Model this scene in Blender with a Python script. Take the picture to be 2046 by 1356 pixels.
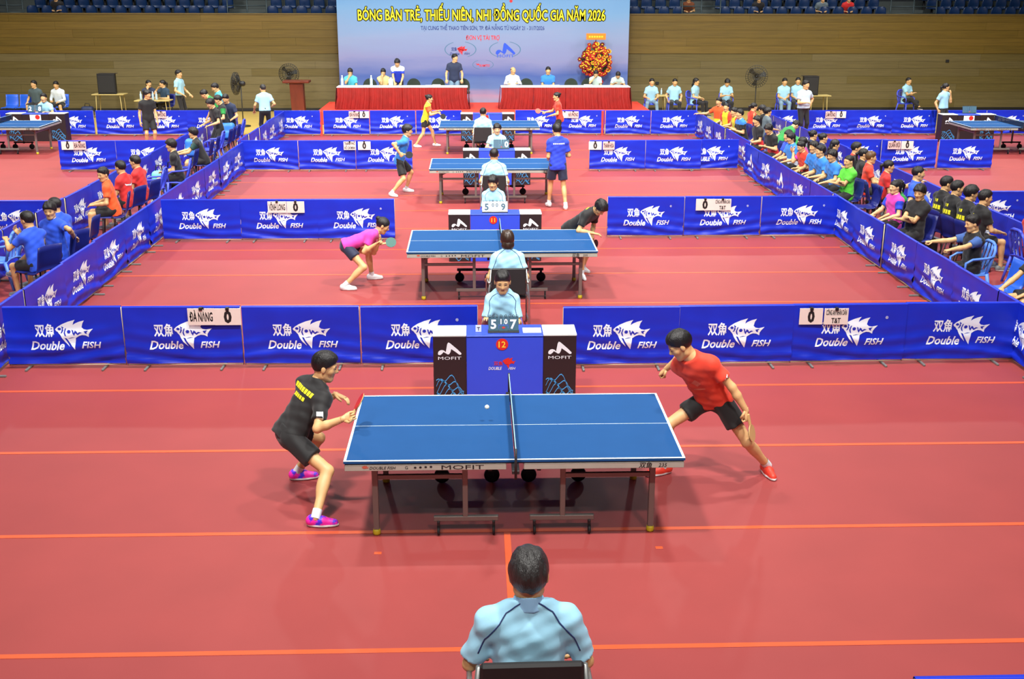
import bpy, bmesh, math, random
import numpy as np
from mathutils import Vector, Matrix
from mathutils.bvhtree import BVHTree
R = math.radians
for o in list(bpy.data.objects): bpy.data.objects.remove(o, do_unlink=True)
SC = bpy.context.scene
C = SC.collection
random.seed(7)

# ------------------------------------------------------------------ camera
FPX = 2264.94; CX, CY, CZ = -0.3002, -9.1327, 4.3742
PIT, YAW, ROL = 0.3017, -0.0326, 0.0021
cF = Vector((-math.sin(YAW)*math.cos(PIT), math.cos(YAW)*math.cos(PIT), -math.sin(PIT)))
cR = Vector((math.cos(YAW), math.sin(YAW), 0)); cU = cR.cross(cF)
cR, cU = (math.cos(ROL)*cR+math.sin(ROL)*cU, -math.sin(ROL)*cR+math.cos(ROL)*cU)
cam = bpy.data.objects.new('camera', bpy.data.cameras.new('camera')); C.objects.link(cam)
cam.data.sensor_width = 36; cam.data.lens = FPX/2046*36; cam.data.clip_end = 200
m = Matrix((cR, cU, -cF)).transposed().to_4x4(); m.translation = (CX, CY, CZ); cam.matrix_world = m
SC.camera = cam
def ray(u, v): return cF + cR*((u-1023)/FPX) - cU*((v-678)/FPX)
def atz(u, v, z=0.0):
    d = ray(u, v); return Vector((CX, CY, CZ)) + d*((z-CZ)/d.z)
def aty(u, v, y):
    d = ray(u, v); return Vector((CX, CY, CZ)) + d*((y-CY)/d.y)

# ------------------------------------------------------------------ light
w = bpy.data.worlds.new('world'); SC.world = w; w.use_nodes = True
w.node_tree.nodes['Background'].inputs[0].default_value = (0.80, 0.90, 1.0, 1)
w.node_tree.nodes['Background'].inputs[1].default_value = 0.04
LAMPS = [(-3.5, -10.5, .5), (3.5, -10.5, .5), (-2.8, -3.7, .95), (2.8, -3.7, .95), (-9.5, -2.0, .18), (9.5, -2.0, .18),
         (-3.0, 3.8, 1.2), (3.0, 3.8, 1.2), (-13.0, 8.0, 1.0), (13.6, 8.0, 1.0),
         (-3.0, 11.4, 1.2), (3.0, 11.4, 1.2), (-13.0, 14, 1.4), (13.8, 14, 1.4),
         (-3.0, 18.8, 1.1), (3.0, 18.8, 1.1), (-13.5, 20.5, 1.1), (14.2, 20.5, 1.1),
         (-3.6, 26.0, .5), (3.6, 26.0, .5), (-12, 28, .28), (12, 28, .28)]  # unseen lamps near stage and wall, added to brighten backdrop and planks
for i, (x, y, e) in enumerate(LAMPS+[(-7, 31.5, -.55), (7.5, 31.5, -.55), (-17, 31.5, -.45), (18, 31.5, -.45)]):  # negative values: unseen lamps added, aimed back to give the far floor sheen
    l = bpy.data.lights.new('hall_or_added_lamp', 'AREA'); l.shape = 'RECTANGLE'; l.size = .9; l.size_y = .5
    l.energy = 560*abs(e); l.color = (1.0, .97, .92); l.spread = R(118)
    o = bpy.data.objects.new('hall_or_added_lamp', l); C.objects.link(o); o.location = (x, y, 11.5); o.rotation_euler = (R(24 if e > 0 else -42), 0, 0)
vs = SC.view_settings
vs.view_transform = 'Standard'; vs.look = 'None'; vs.gamma = 1; vs.use_curve_mapping = False; vs.exposure = 0.0

# ------------------------------------------------------------------ materials
def s2l(c):
    return tuple((x/255/12.92 if x/255 <= .04045 else ((x/255+.055)/1.055)**2.4) for x in c)
MATS = {}
def mat(name, rgb, rough=.6, noise=0.0, scale=8, metal=0.0, bump=0.0, bscale=60, spec=.5, sheen=0.0, stretch=None, alpha=1.0):
    if name in MATS: return MATS[name]
    m = bpy.data.materials.new(name); m.use_nodes = True; MATS[name] = m
    nt = m.node_tree; b = nt.nodes['Principled BSDF']; col = (*s2l(rgb), 1)
    b.inputs['Base Color'].default_value = col; b.inputs['Roughness'].default_value = rough
    b.inputs['Metallic'].default_value = metal; b.inputs['Specular IOR Level'].default_value = spec
    if sheen: b.inputs['Sheen Weight'].default_value = sheen
    if alpha < 1: b.inputs['Alpha'].default_value = alpha
    m.diffuse_color = col
    if noise or bump:
        tc = nt.nodes.new('ShaderNodeTexCoord'); src = tc.outputs['Object']
        if stretch:
            mp = nt.nodes.new('ShaderNodeMapping'); mp.inputs['Scale'].default_value = stretch
            nt.links.new(src, mp.inputs[0]); src = mp.outputs[0]
    if noise:
        n = nt.nodes.new('ShaderNodeTexNoise'); n.inputs['Scale'].default_value = scale; n.inputs['Detail'].default_value = 5
        rp = nt.nodes.new('ShaderNodeValToRGB')
        rp.color_ramp.elements[0].position = .3; rp.color_ramp.elements[1].position = .7
        rp.color_ramp.elements[0].color = tuple(c*(1-noise) for c in col[:3])+(1,)
        rp.color_ramp.elements[1].color = tuple(min(1, c*(1+noise)) for c in col[:3])+(1,)
        nt.links.new(src, n.inputs['Vector']); nt.links.new(n.outputs[0], rp.inputs[0]); nt.links.new(rp.outputs[0], b.inputs['Base Color'])
    if bump:
        n2 = nt.nodes.new('ShaderNodeTexNoise'); n2.inputs['Scale'].default_value = bscale; n2.inputs['Detail'].default_value = 3
        bp = nt.nodes.new('ShaderNodeBump'); bp.inputs['Strength'].default_value = bump; bp.inputs['Distance'].default_value = .01
        nt.links.new(src, n2.inputs['Vector']); nt.links.new(n2.outputs[0], bp.inputs['Height']); nt.links.new(bp.outputs[0], b.inputs['Normal'])
    return m
WHITE = mat('white_print', (225, 232, 240), .6)
BLACKP = mat('black_print', (22, 20, 22), .6)
STEEL = mat('steel', (170, 172, 170), .35, metal=.8)
DARKM = mat('dark_metal', (48, 46, 48), .5, metal=.3)
BLACK = mat('black_plastic', (24, 24, 26), .5, noise=.15)
FABBLUE = mat('banner_fabric', (19, 45, 192), .4, noise=.06, scale=3, spec=.35)
FABPRINT = mat('banner_print', (226, 238, 248), .55, noise=.04, scale=6)
FABINK = mat('banner_ink', (18, 43, 180), .5)
SKIN = [mat('skin_%d' % i, c, .5, noise=.06, scale=14) for i, c in enumerate([(214, 170, 118), (196, 146, 98), (224, 184, 136), (170, 118, 78)])]
HAIRM = mat('hair_black', (22, 19, 20), .45, noise=.35, scale=70, bump=.6, bscale=150, stretch=(1, 1, .25))
HAIRB = mat('hair_brown', (92, 62, 30), .45, noise=.3, scale=60)
HAIRG = mat('hair_grey', (46, 44, 44), .42, noise=.5, scale=60, bump=.7, bscale=150, stretch=(1, 1, .25))
EYEM = mat('eye_dark', (30, 20, 16), .3)
LIPM = mat('lip', (160, 90, 74), .5)

# ------------------------------------------------------------------ mesh builder
class MB:
    def __init__(s): s.v = []; s.f = []; s.m = []
    def add(s, vs, fs, mi=0):
        o = len(s.v); s.v.extend([tuple(p) for p in vs]); s.f.extend([tuple(i+o for i in f) for f in fs]); s.m.extend([mi]*len(fs)); return s
    def bx(s, x0, x1, y0, y1, z0, z1, mi=0):
        return s.add([(x0,y0,z0),(x1,y0,z0),(x1,y1,z0),(x0,y1,z0),(x0,y0,z1),(x1,y0,z1),(x1,y1,z1),(x0,y1,z1)],
                     [(0,3,2,1),(4,5,6,7),(0,1,5,4),(1,2,6,5),(2,3,7,6),(3,0,4,7)], mi)
    def cb(s, x0, x1, y0, y1, z0, z1, c=.006, mi=0):   # box with chamfered edges
        pts = []
        for x, sx in ((x0, 1), (x1, -1)):
            for y, sy in ((y0, 1), (y1, -1)):
                for z, sz in ((z0, 1), (z1, -1)):
                    pts += [(x+sx*c, y+sy*c, z), (x+sx*c, y, z+sz*c), (x, y+sy*c, z+sz*c)]
        bm = bmesh.new(); vs = [bm.verts.new(p) for p in pts]
        r = bmesh.ops.convex_hull(bm, input=vs); bm.verts.index_update()
        s.add([v.co[:] for v in bm.verts], [[v.index for v in f.verts] for f in bm.faces], mi); bm.free(); return s
    def xf(s, M, start=0):
        for i in range(start, len(s.v)): s.v[i] = tuple(M @ Vector(s.v[i]))
        return s
    def tube(s, pts, r, n=8, mi=0, cap=True, closed=False):
        pts = [Vector(p) for p in pts]; k = len(pts); rs = r if isinstance(r, (list, tuple)) else [r]*k
        base = len(s.v); prev = None; fs = []
        for i, p in enumerate(pts):
            if closed: t = pts[(i+1) % k]-pts[i-1]
            else: t = pts[min(i+1, k-1)]-pts[max(i-1, 0)]
            t.normalize()
            if prev is None:
                a = t.cross(Vector((0, 0, 1)));
                if a.length < .05: a = t.cross(Vector((1, 0, 0)))
            else: a = prev - t*prev.dot(t)
            a.normalize(); prev = a; b = t.cross(a)
            for j in range(n):
                g = 2*math.pi*(j+.5)/n; s.v.append(tuple(p+(a*math.cos(g)+b*math.sin(g))*rs[i]))
        for i in range(k if closed else k-1):
            i2 = (i+1) % k
            for j in range(n):
                j2 = (j+1) % n; fs.append((base+i*n+j, base+i*n+j2, base+i2*n+j2, base+i2*n+j))
        if cap and not closed:
            fs.append(tuple(base+j for j in range(n))[::-1]); fs.append(tuple(base+(k-1)*n+j for j in range(n)))
        s.f += fs; s.m += [mi]*len(fs); return s
    def lathe(s, prof, n=16, c=(0, 0, 0), mi=0):
        base = len(s.v); fs = []
        for r, z in prof:
            for j in range(n):
                g = 2*math.pi*j/n; s.v.append((c[0]+r*math.cos(g), c[1]+r*math.sin(g), c[2]+z))
        for i in range(len(prof)-1):
            for j in range(n):
                j2 = (j+1) % n; fs.append((base+i*n+j, base+i*n+j2, base+(i+1)*n+j2, base+(i+1)*n+j))
        fs.append(tuple(base+j for j in range(n))[::-1]); fs.append(tuple(base+(len(prof)-1)*n+j for j in range(n)))
        s.f += fs; s.m += [mi]*len(fs); return s
    def sph(s, c, r, n=10, mi=0):
        r = r if isinstance(r, (list, tuple)) else (r, r, r); base = len(s.v); st = len(s.v)
        prof = [(max(1e-3, math.sin(math.pi*i/n)), -math.cos(math.pi*i/n)) for i in range(n+1)]
        s.lathe(prof, max(8, n+2), (0, 0, 0), mi)
        for i in range(st, len(s.v)):
            x, y, z = s.v[i]; s.v[i] = (c[0]+x*r[0], c[1]+y*r[1], c[2]+z*r[2])
        return s
    def poly(s, pts2, fn, mi=0):     # a filled outline mapped by fn(u, v)
        v, f = tri(pts2); return s.add([fn(*p) for p in v], f, mi)
    def mesh(s, name):
        me = bpy.data.meshes.new(name); me.from_pydata(s.v, [], s.f); return me
    def obj(s, name, mats, parent=None, smooth=False, bevel=0, loc=None):
        me = s.mesh(name); mats = mats if isinstance(mats, (list, tuple)) else [mats]
        for q in mats: me.materials.append(q)
        if len(mats) > 1: me.polygons.foreach_set('material_index', s.m)
        if smooth: me.polygons.foreach_set('use_smooth', [True]*len(me.polygons))
        o = bpy.data.objects.new(name, me); C.objects.link(o); o.parent = parent
        if loc is not None: o.location = loc
        if bevel:
            b = o.modifiers.new('b', 'BEVEL'); b.width = bevel; b.segments = 2; b.limit_method = 'ANGLE'
        return o
def tri(pts):
    from mathutils.geometry import tessellate_polygon
    f = tessellate_polygon([[Vector((p[0], p[1], 0)) for p in pts]])
    return [tuple(p) for p in pts], [tuple(t) for t in f]
def tag(o, label=None, cat=None, group=None, kind=None):
    if label: o['label'] = label
    if cat: o['category'] = cat
    if group: o['group'] = group
    if kind: o['kind'] = kind
    return o
def thing(name, label, cat, loc=(0, 0, 0), rz=0, group=None):
    o = bpy.data.objects.new(name, None); C.objects.link(o); o.location = loc; o.rotation_euler = (0, 0, rz); o.empty_display_size = .1
    return tag(o, label, cat, group)
def clone(o, loc=None, rz=None, label=None, group=None, parent=None, skip=()):
    c = o.copy(); C.objects.link(c); c.parent = parent
    if loc is not None: c.location = loc
    if rz is not None: c.rotation_euler = (0, 0, rz)
    if label: c['label'] = label
    if group: c['group'] = group
    for ch in list(o.children):
        if ch.name.split('.')[0] not in skip: clone(ch, parent=c)
    return c
def remove_tree(o):
    for ch in list(o.children): remove_tree(ch)
    bpy.data.objects.remove(o, do_unlink=True)

# ------------------------------------------------------------------ lettering
_TX = {}
def text2d(body, h=1.0, bold=0.0, shear=0.0, sx=1.0, align='CENTER'):
    """flat lettering: returns 2-D points and faces, cap height h, centred on the baseline"""
    key = (body, bold, shear)
    if key not in _TX:
        c = bpy.data.curves.new('t', 'FONT'); c.body = body; c.size = 1; c.offset = bold; c.shear = shear; c.resolution_u = 2
        c.align_x = 'LEFT'; c.space_line = .9
        o = bpy.data.objects.new('t', c); C.objects.link(o)
        dg = bpy.context.evaluated_depsgraph_get(); dg.update()
        me = bpy.data.meshes.new_from_object(o.evaluated_get(dg))
        bm = bmesh.new(); bm.from_mesh(me); bmesh.ops.remove_doubles(bm, verts=bm.verts, dist=.0006)
        bm.verts.index_update()
        _TX[key] = ([v.co[:2] for v in bm.verts], [tuple(v.index for v in f.verts) for f in bm.faces])
        bm.free(); bpy.data.objects.remove(o); bpy.data.curves.remove(c); bpy.data.meshes.remove(me)
    v, f = _TX[key]; k = h/.70
    xs = [p[0] for p in v]; x0, x1 = min(xs), max(xs); off = (x0+x1)/2 if align == 'CENTER' else x0
    return [((p[0]-off)*k*sx, p[1]*k) for p in v], f
def put_text(mb, body, fn, h, bold=.0, shear=0, sx=1, align='CENTER', width=None, mi=0):
    v, f = text2d(body, h, bold, shear, sx, align)
    if width:
        xs = [p[0] for p in v]; k = width/(max(xs)-min(xs)); v = [(p[0]*k, p[1]) for p in v]
    mb.add([fn(*p) for p in v], f, mi)
def cut_grid(v, f, du, dv, mi=None):
    """split flat faces along a grid so they can follow a wavy cloth"""
    bm = bmesh.new(); bv = [bm.verts.new((p[0], p[1], 0)) for p in v]
    lay = bm.faces.layers.int.new('m')
    for k, q in enumerate(f):
        try: ff = bm.faces.new([bv[i] for i in q]); ff[lay] = mi[k] if mi else 0
        except ValueError: pass
    us = [p[0] for p in v]; vs = [p[1] for p in v]
    u = math.floor(min(us)/du)*du
    while u < max(us):
        bmesh.ops.bisect_plane(bm, geom=bm.verts[:]+bm.edges[:]+bm.faces[:], plane_co=(u, 0, 0), plane_no=(1, 0, 0)); u += du
    t = math.floor(min(vs)/dv)*dv
    while t < max(vs):
        bmesh.ops.bisect_plane(bm, geom=bm.verts[:]+bm.edges[:]+bm.faces[:], plane_co=(0, t, 0), plane_no=(0, 1, 0)); t += dv
    bm.verts.index_update()
    r = ([p.co[:2] for p in bm.verts], [tuple(x.index for x in q.verts) for q in bm.faces], [q[lay] for q in bm.faces]); bm.free(); return r
# fish emblem: outline traced as flat shapes (units: metres on a 1.4 m banner)
def _fx(p, s=.00148, c=(1600, 400)): return [((x-c[0])*s*(1.04), -(y-c[1])*s*1.06) for x, y in p]
FISH_BODY = _fx([(1548,356),(1566,338),(1600,318),(1650,298),(1705,283),(1691,303),(1684,324),(1704,311),(1735,298),(1775,288),(1760,312),(1751,342),(1766,356),(1792,361),(1838,352),(1816,375),(1802,396),(1800,418),(1776,405),(1750,402),(1725,410),(1703,424),(1670,420),(1640,428),(1606,420),(1590,404),(1574,386),(1566,374),(1556,370)])
FISH_FIN2 = _fx([(1622,404),(1645,430),(1700,422),(1693,470),(1688,516),(1664,482),(1642,448)])
FISH_FIN1 = _fx([(1586,398),(1606,404),(1622,436),(1652,492),(1616,456),(1598,426)])
FISH_INK = [_fx(p) for p in (
    [(1566,352),(1576,342),(1590,346),(1594,356),(1586,364),(1572,362)],
    [(1596,332),(1614,344),(1606,352),(1610,364),(1600,384),(1588,388),(1596,370),(1600,350)],
    [(1622,352),(1632,348),(1622,380),(1630,412),(1618,404),(1612,384)],
    [(1636,374),(1646,362),(1660,364),(1666,376),(1658,388),(1642,388)],
    [(1672,360),(1684,366),(1688,386),(1698,366),(1712,376),(1716,388),(1732,378),(1752,384),(1734,390),(1718,402),(1708,394),(1700,386),(1690,408),(1680,392)],
    [(1766,372),(1800,366),(1786,382),(1790,394),(1774,388)])]
MOFIT_M = [((x-1255)*.0022, -(y-838)*.0022) for x, y in [(1146,888),(1150,868),(1166,854),(1184,850),(1204,856),(1219,872),(1226,836),(1233,796),(1243,778),(1258,784),(1290,812),(1330,848),(1364,884),(1360,897),(1344,898),(1312,872),(1270,842),(1262,872),(1250,892),(1236,894),(1216,880),(1198,870),(1188,884),(1170,899),(1152,898)]]
def emblem(s=1.0, c=(0, 0), old=False, reg=True):
    """banner print as 2-D faces: material 0 = white, 1 = banner colour"""
    V = []; F = []; M = []
    def put(v, f, mi):
        o = len(V); V.extend([(c[0]+p[0]*s, c[1]+p[1]*s) for p in v]); F.extend([tuple(i+o for i in q) for q in f]); M.extend([mi]*len(f))
    fo = (.0, .0)
    for poly in (FISH_BODY, FISH_FIN1, FISH_FIN2):
        v, f = tri(poly); put([(p[0]+fo[0], p[1]+fo[1]) for p in v], f, 0)
    for poly in FISH_INK:
        v, f = tri(poly); put([(p[0]+fo[0], p[1]+fo[1]) for p in v], f, 1)
    def word(t, w_, h_, cx_, base, sh, bold):
        v, f = text2d(t, h_, bold, sh); k = w_/(max(p[0] for p in v)-min(p[0] for p in v)); put([(p[0]*k+cx_, p[1]+base) for p in v], f, 0)
    word('双魚', .235, .115, -.20, -.005, 0, .022)
    word('DOUBLE' if old else 'Double', .40, .102, -.185, -.178, .28, .022); word('FISH', .235, .08, .335, -.164, .28, .022)
    if reg: word('®', .035, .035, .47, .155, 0, .006)
    return V, F, M
# ------------------------------------------------------------------ bodies: distance fields turned into one continuous skin
V3 = lambda *a: np.array(a, float)
def nrm(v): return v/max(1e-9, np.linalg.norm(v))
def cone(a, b, r1, r2, k=.03, t1=None):
    a = np.asarray(a, float); b = np.asarray(b, float); ab = b-a; L2 = ab@ab; L = math.sqrt(L2); rm = max(r1, r2)
    def fn(X, Y, Z):
        t = ((X-a[0])*ab[0]+(Y-a[1])*ab[1]+(Z-a[2])*ab[2])/L2; tc = np.clip(t, 0, 1)
        d = np.sqrt((X-a[0]-tc*ab[0])**2+(Y-a[1]-tc*ab[1])**2+(Z-a[2]-tc*ab[2])**2)-(r1+(r2-r1)*tc)
        if t1 is not None: d = np.maximum(d, (t-t1)*L)
        return d
    return fn, np.minimum(a, b)-rm, np.maximum(a, b)+rm, k
def ell(c, r, fr=None, k=.05):
    c = np.asarray(c, float); r = np.asarray(r, float); M = np.eye(3) if fr is None else np.array(fr)  # rows = axes
    def fn(X, Y, Z):
        x, y, z = X-c[0], Y-c[1], Z-c[2]
        q = [(M[i][0]*x+M[i][1]*y+M[i][2]*z)/r[i] for i in range(3)]
        k0 = np.sqrt(q[0]**2+q[1]**2+q[2]**2)+1e-9
        k1 = np.sqrt((q[0]/r[0])**2+(q[1]/r[1])**2+(q[2]/r[2])**2)+1e-9
        return k0*(k0-1)/k1
    e = np.sqrt(((M*r[:, None])**2).sum(0))
    return fn, c-e, c+e, k
def field(prims, vox, pad=.06, cuts=(), disp=None, subs=()):
    lo = np.min([p[1] for p in prims], 0)-pad*.6; hi = np.max([p[2] for p in prims], 0)+pad*.6
    n = np.ceil((hi-lo)/vox).astype(int)+2
    ax = [lo[i]+np.arange(n[i])*vox for i in range(3)]
    F = np.full(n, .25, np.float32)
    for fn, a, b, k in prims:
        i0 = np.maximum(((a-pad-lo)/vox).astype(int), 0); i1 = np.minimum(((b+pad-lo)/vox).astype(int)+2, n)
        sl = tuple(slice(i0[j], i1[j]) for j in range(3))
        d = fn(ax[0][sl[0]][:, None, None], ax[1][sl[1]][None, :, None], ax[2][sl[2]][None, None, :])
        G = F[sl]; h = np.clip(.5+.5*(G-d)/k, 0, 1); F[sl] = G*(1-h)+d*h-k*h*(1-h)
    X, Y, Z = ax[0][:, None, None], ax[1][None, :, None], ax[2][None, None, :]
    if disp is not None: F = F+disp(X, Y, Z)
    for q in subs: F = np.maximum(F, -q(X, Y, Z))
    for c, nn in cuts: F = np.maximum(F, (X-c[0])*nn[0]+(Y-c[1])*nn[1]+(Z-c[2])*nn[2])
    return F, lo, vox
_OFF = np.array([(i, j, k) for i in (0, 1) for j in (0, 1) for k in (0, 1)])
_ED = [(a, b) for a in range(8) for b in range(a+1, 8) if abs(_OFF[a]-_OFF[b]).sum() == 1]
def nets(F, lo, vox):
    S = F < 0; n = np.array(F.shape)
    cs = np.zeros(n-1, np.int8)
    for o in _OFF: cs += S[o[0]:n[0]-1+o[0], o[1]:n[1]-1+o[1], o[2]:n[2]-1+o[2]]
    act = (cs > 0) & (cs < 8); idx = np.argwhere(act)
    if not len(idx): return np.zeros((0, 3)), np.zeros((0, 4), int)
    val = np.stack([F[tuple((idx+o).T)] for o in _OFF], 1)
    P = np.zeros((len(idx), 3)); W = np.zeros(len(idx))
    for a, b in _ED:
        va, vb = val[:, a], val[:, b]; c = (va < 0) != (vb < 0)
        t = np.where(c, va/np.where(c, va-vb, 1), 0)
        P += np.where(c[:, None], _OFF[a]+t[:, None]*(_OFF[b]-_OFF[a]), 0); W += c
    P = lo+(idx+P/W[:, None])*vox
    num = -np.ones(n-1, int); num[tuple(idx.T)] = np.arange(len(idx))
    Q = []
    for d in range(3):
        e = np.zeros(3, int); e[d] = 1; u, v = [(1, 2), (2, 0), (0, 1)][d]
        A = S[:n[0]-e[0], :n[1]-e[1], :n[2]-e[2]]; B = S[e[0]:, e[1]:, e[2]:]
        q = np.argwhere(A != B); q = q[(q[:, u] > 0) & (q[:, v] > 0) & (q[:, u] < n[u]-1) & (q[:, v] < n[v]-1)]
        eu = np.zeros(3, int); eu[u] = 1; ev = np.zeros(3, int); ev[v] = 1
        f = np.stack([num[tuple((q-eu-ev).T)], num[tuple((q-ev).T)], num[tuple(q.T)], num[tuple((q-eu).T)]], 1)
        fl = S[tuple(q.T)]; f = np.where(fl[:, None], f, f[:, ::-1]); Q.append(f)
    return P, np.concatenate(Q)
def nmesh(name, P, Q, mats, mi=None):
    me = bpy.data.meshes.new(name)
    if isinstance(Q, np.ndarray): Q = Q.tolist()
    me.from_pydata(P.tolist() if isinstance(P, np.ndarray) else P, [], Q)
    for q in mats: me.materials.append(q)
    me.polygons.foreach_set('use_smooth', [True]*len(me.polygons))
    if mi is not None: me.polygons.foreach_set('material_index', mi)
    return me
# --- head (origin at its centre, face towards +y) at three finenesses
def head_prims():
    return [ell((0, -.012, .028), (.076, .095, .086)), ell((0, .018, -.032), (.060, .068, .085), k=.03), cone((-.012, .056, -.093), (.012, .056, -.093), .022, .022, .03),
            cone((-.048, .0, -.07), (-.012, .05, -.092), .018, .016, .03), cone((.048, .0, -.07), (.012, .05, -.092), .018, .016, .03),
            cone((0, .083, .012), (0, .1, -.02), .007, .0125, .012), cone((-.012, .088, -.026), (.012, .088, -.026), .008, .008, .01),
            cone((-.04, .07, .024), (.04, .07, .024), .012, .012, .02),
            cone((-.018, .078, -.055), (.018, .078, -.055), .0085, .0085, .008),
            ell((-.079, -.004, -.004), (.010, .019, .031), k=.006), ell((.079, -.004, -.004), (.010, .019, .031), k=.006),
            cone((-.04, .055, -.018), (-.03, .06, -.02), .02, .02, .03), cone((.03, .06, -.02), (.04, .055, -.018), .02, .02, .03),
            cone((0, -.02, -.05), (0, -.035, -.16), .052, .052, .03)]
HEADS = []
for vx in (.0045, .0075, .012):
    F_, lo_, v_ = field(head_prims(), vx, .04, subs=[ell((-.031, .092, .006), (.015, .012, .009))[0], ell((.031, .092, .006), (.015, .012, .009))[0]])
    P_, Q_ = nets(F_, lo_, v_); cc = P_[Q_].mean(1); x, y, z = np.abs(cc[:, 0]), cc[:, 1], cc[:, 2]
    g = 0; mi_ = np.zeros(len(Q_), int); ew = .013 if vx < .006 else .011
    if vx < .01:
        mi_[(np.abs(x-.031) < ew) & (np.abs(z-.005) < .0045) & (y > .05)] = 1
        mi_[(x > .016) & (x < .044) & (np.abs(z-(.028-(x-.03)**2*6)) < (.0035 if vx < .006 else .003)) & (y > .05)] = 1
    mi_[(np.abs(z+.056) < .007+g) & (x < .021) & (y > .07)] = 2
    HEADS.append((P_, Q_, mi_))
# --- hair
def hair_mesh(kind, vx, m):
    a = {'short': .010, 'crop': .006, 'mop': .018, 'bob': .014, 'tail': .009, 'bun': .009, 'long': .012, 'bald': .003, 'old': .014}[kind]
    pr = [ell((0, -.014, .032), (.076+a, .095+a, .087+a))]
    if kind in ('short', 'mop', 'old', 'bob'): pr.append(ell((0, .0, .085), (.066, .082, .036+a), k=.03))
    if kind in ('mop', 'bob'): pr += [ell((-.02, .072, .066), (.045, .028, .03), k=.02), ell((.03, .070, .066), (.04, .026, .03), k=.02)]
    low = {'crop': .012, 'short': .008, 'mop': -.004, 'old': -.02, 'bob': -.05, 'long': -.03, 'tail': -.005, 'bun': -.005, 'bald': .03}.get(kind, -.01)
    slope = .8 if kind not in ('bob', 'long') else 1.0
    if kind == 'tail': ext = [cone((0, -.1, .03), (0, -.145, .0), .028, .03, .02), cone((0, -.145, 0), (0, -.13, -.13), .03, .012, .02)]
    elif kind == 'bun': ext = [ell((0, -.105, .065), (.042, .04, .038), k=.012)]
    elif kind == 'long': ext = [ell((0, -.085, -.07), (.075, .04, .13), k=.03), cone((0, -.1, -.1), (0, -.1, -.26), .05, .03, .03)]
    elif kind == 'bob': ext = [ell((0, -.06, -.05), (.082, .055, .07), k=.02)]
    else: ext = []
    amp = {'mop': .005, 'old': .003, 'short': .0025, 'bob': .003}.get(kind, .0015)
    disp = lambda X, Y, Z: amp*(np.sin(70*X+25*Y+2)*np.sin(45*Y+1.3+20*X)+.8*np.sin(140*X+40*Y)*np.sin(30*Z+40*Y))
    cut_c = np.array((0, -.04, -.04+low)); nn = np.array((0, slope, -1.)); nn /= np.linalg.norm(nn)
    F, lo, v = field(pr, vx, .05, disp=disp, cuts=[(cut_c, nn)])
    if kind == 'bald':
        F = np.maximum(F, (lo[2]+np.arange(F.shape[2])*v)[None, None, :]-.05)
    P, Q = nets(F, lo, v)
    for e in ext:
        F, lo, v = field([e], vx, .05, disp=disp); p2, q2 = nets(F, lo, v); Q = np.concatenate([Q, q2+len(P)]); P = np.concatenate([P, p2])
    return nmesh('hair', P, Q, [m])
_HAIR = {}
def hair(kind, lod, m):
    k = (kind, min(lod, 1), m.name)
    if k not in _HAIR: _HAIR[k] = hair_mesh(kind, .006 if lod == 0 else .009, m)
    return _HAIR[k]
# --- hands: palm plus five finger chains (fingers +y, palm faces -z, thumb on -x: a right hand)
def hand_mesh(style, n):
    mb = MB(); st = {'relaxed': (12, 28, 22), 'fist': (62, 95, 60), 'flat': (3, 6, 4), 'grip': (50, 75, 50)}[style]
    rows = [(-.03, .024, .019), (.0, .028, .02), (.03, .038, .0175), (.06, .043, .015), (.085, .041, .0135), (.092, .034, .009)]
    base = len(mb.v); m = 10
    for y, wx, hz in rows:
        for j in range(m):
            g = 2*math.pi*j/m; mb.v.append((wx*math.copysign(abs(math.cos(g))**.75, math.cos(g)), y, hz*math.copysign(abs(math.sin(g))**.8, math.sin(g))))
    fs = [(base+i*m+j, base+i*m+(j+1) % m, base+(i+1)*m+(j+1) % m, base+(i+1)*m+j) for i in range(len(rows)-1) for j in range(m)]
    fs += [tuple(base+j for j in range(m))[::-1], tuple(base+(len(rows)-1)*m+j for j in range(m))]
    mb.f += [f[::-1] for f in fs]; mb.m += [0]*len(fs)
    for x, L, r, sp in ((-.030, .072, .0088, -5), (-.010, .080, .009, -1), (.011, .074, .0088, 2), (.031, .058, .008, 7)):
        p = np.array((x, .078, 0.)); a = 0; pts = [p.copy()]
        for q, seg in zip(st, (.45, .31, .27)):
            a += q; d = np.array((math.sin(R(sp))*math.cos(R(a)), math.cos(R(sp))*math.cos(R(a)), -math.sin(R(a)))); p = p+d*L*seg; pts.append(p.copy())
        mb.tube(pts, [r*1.08, r, r*.92, r*.62], n)
    th = [(-.02, .0, -.004), (-.046, .028, -.012), (-.056, .055, -.018), (-.052, .078, -.026)] if style in ('relaxed', 'flat') else [(-.02, .0, -.006), (-.044, .03, -.022), (-.036, .055, -.042), (-.012, .064, -.05)]
    mb.tube(th, [.014, .0125, .0105, .007], n)
    return np.array(mb.v), mb.f
HANDS = {(s, n): hand_mesh(s, n) for s in ('relaxed', 'fist', 'flat', 'grip') for n in (5, 8)}
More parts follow.
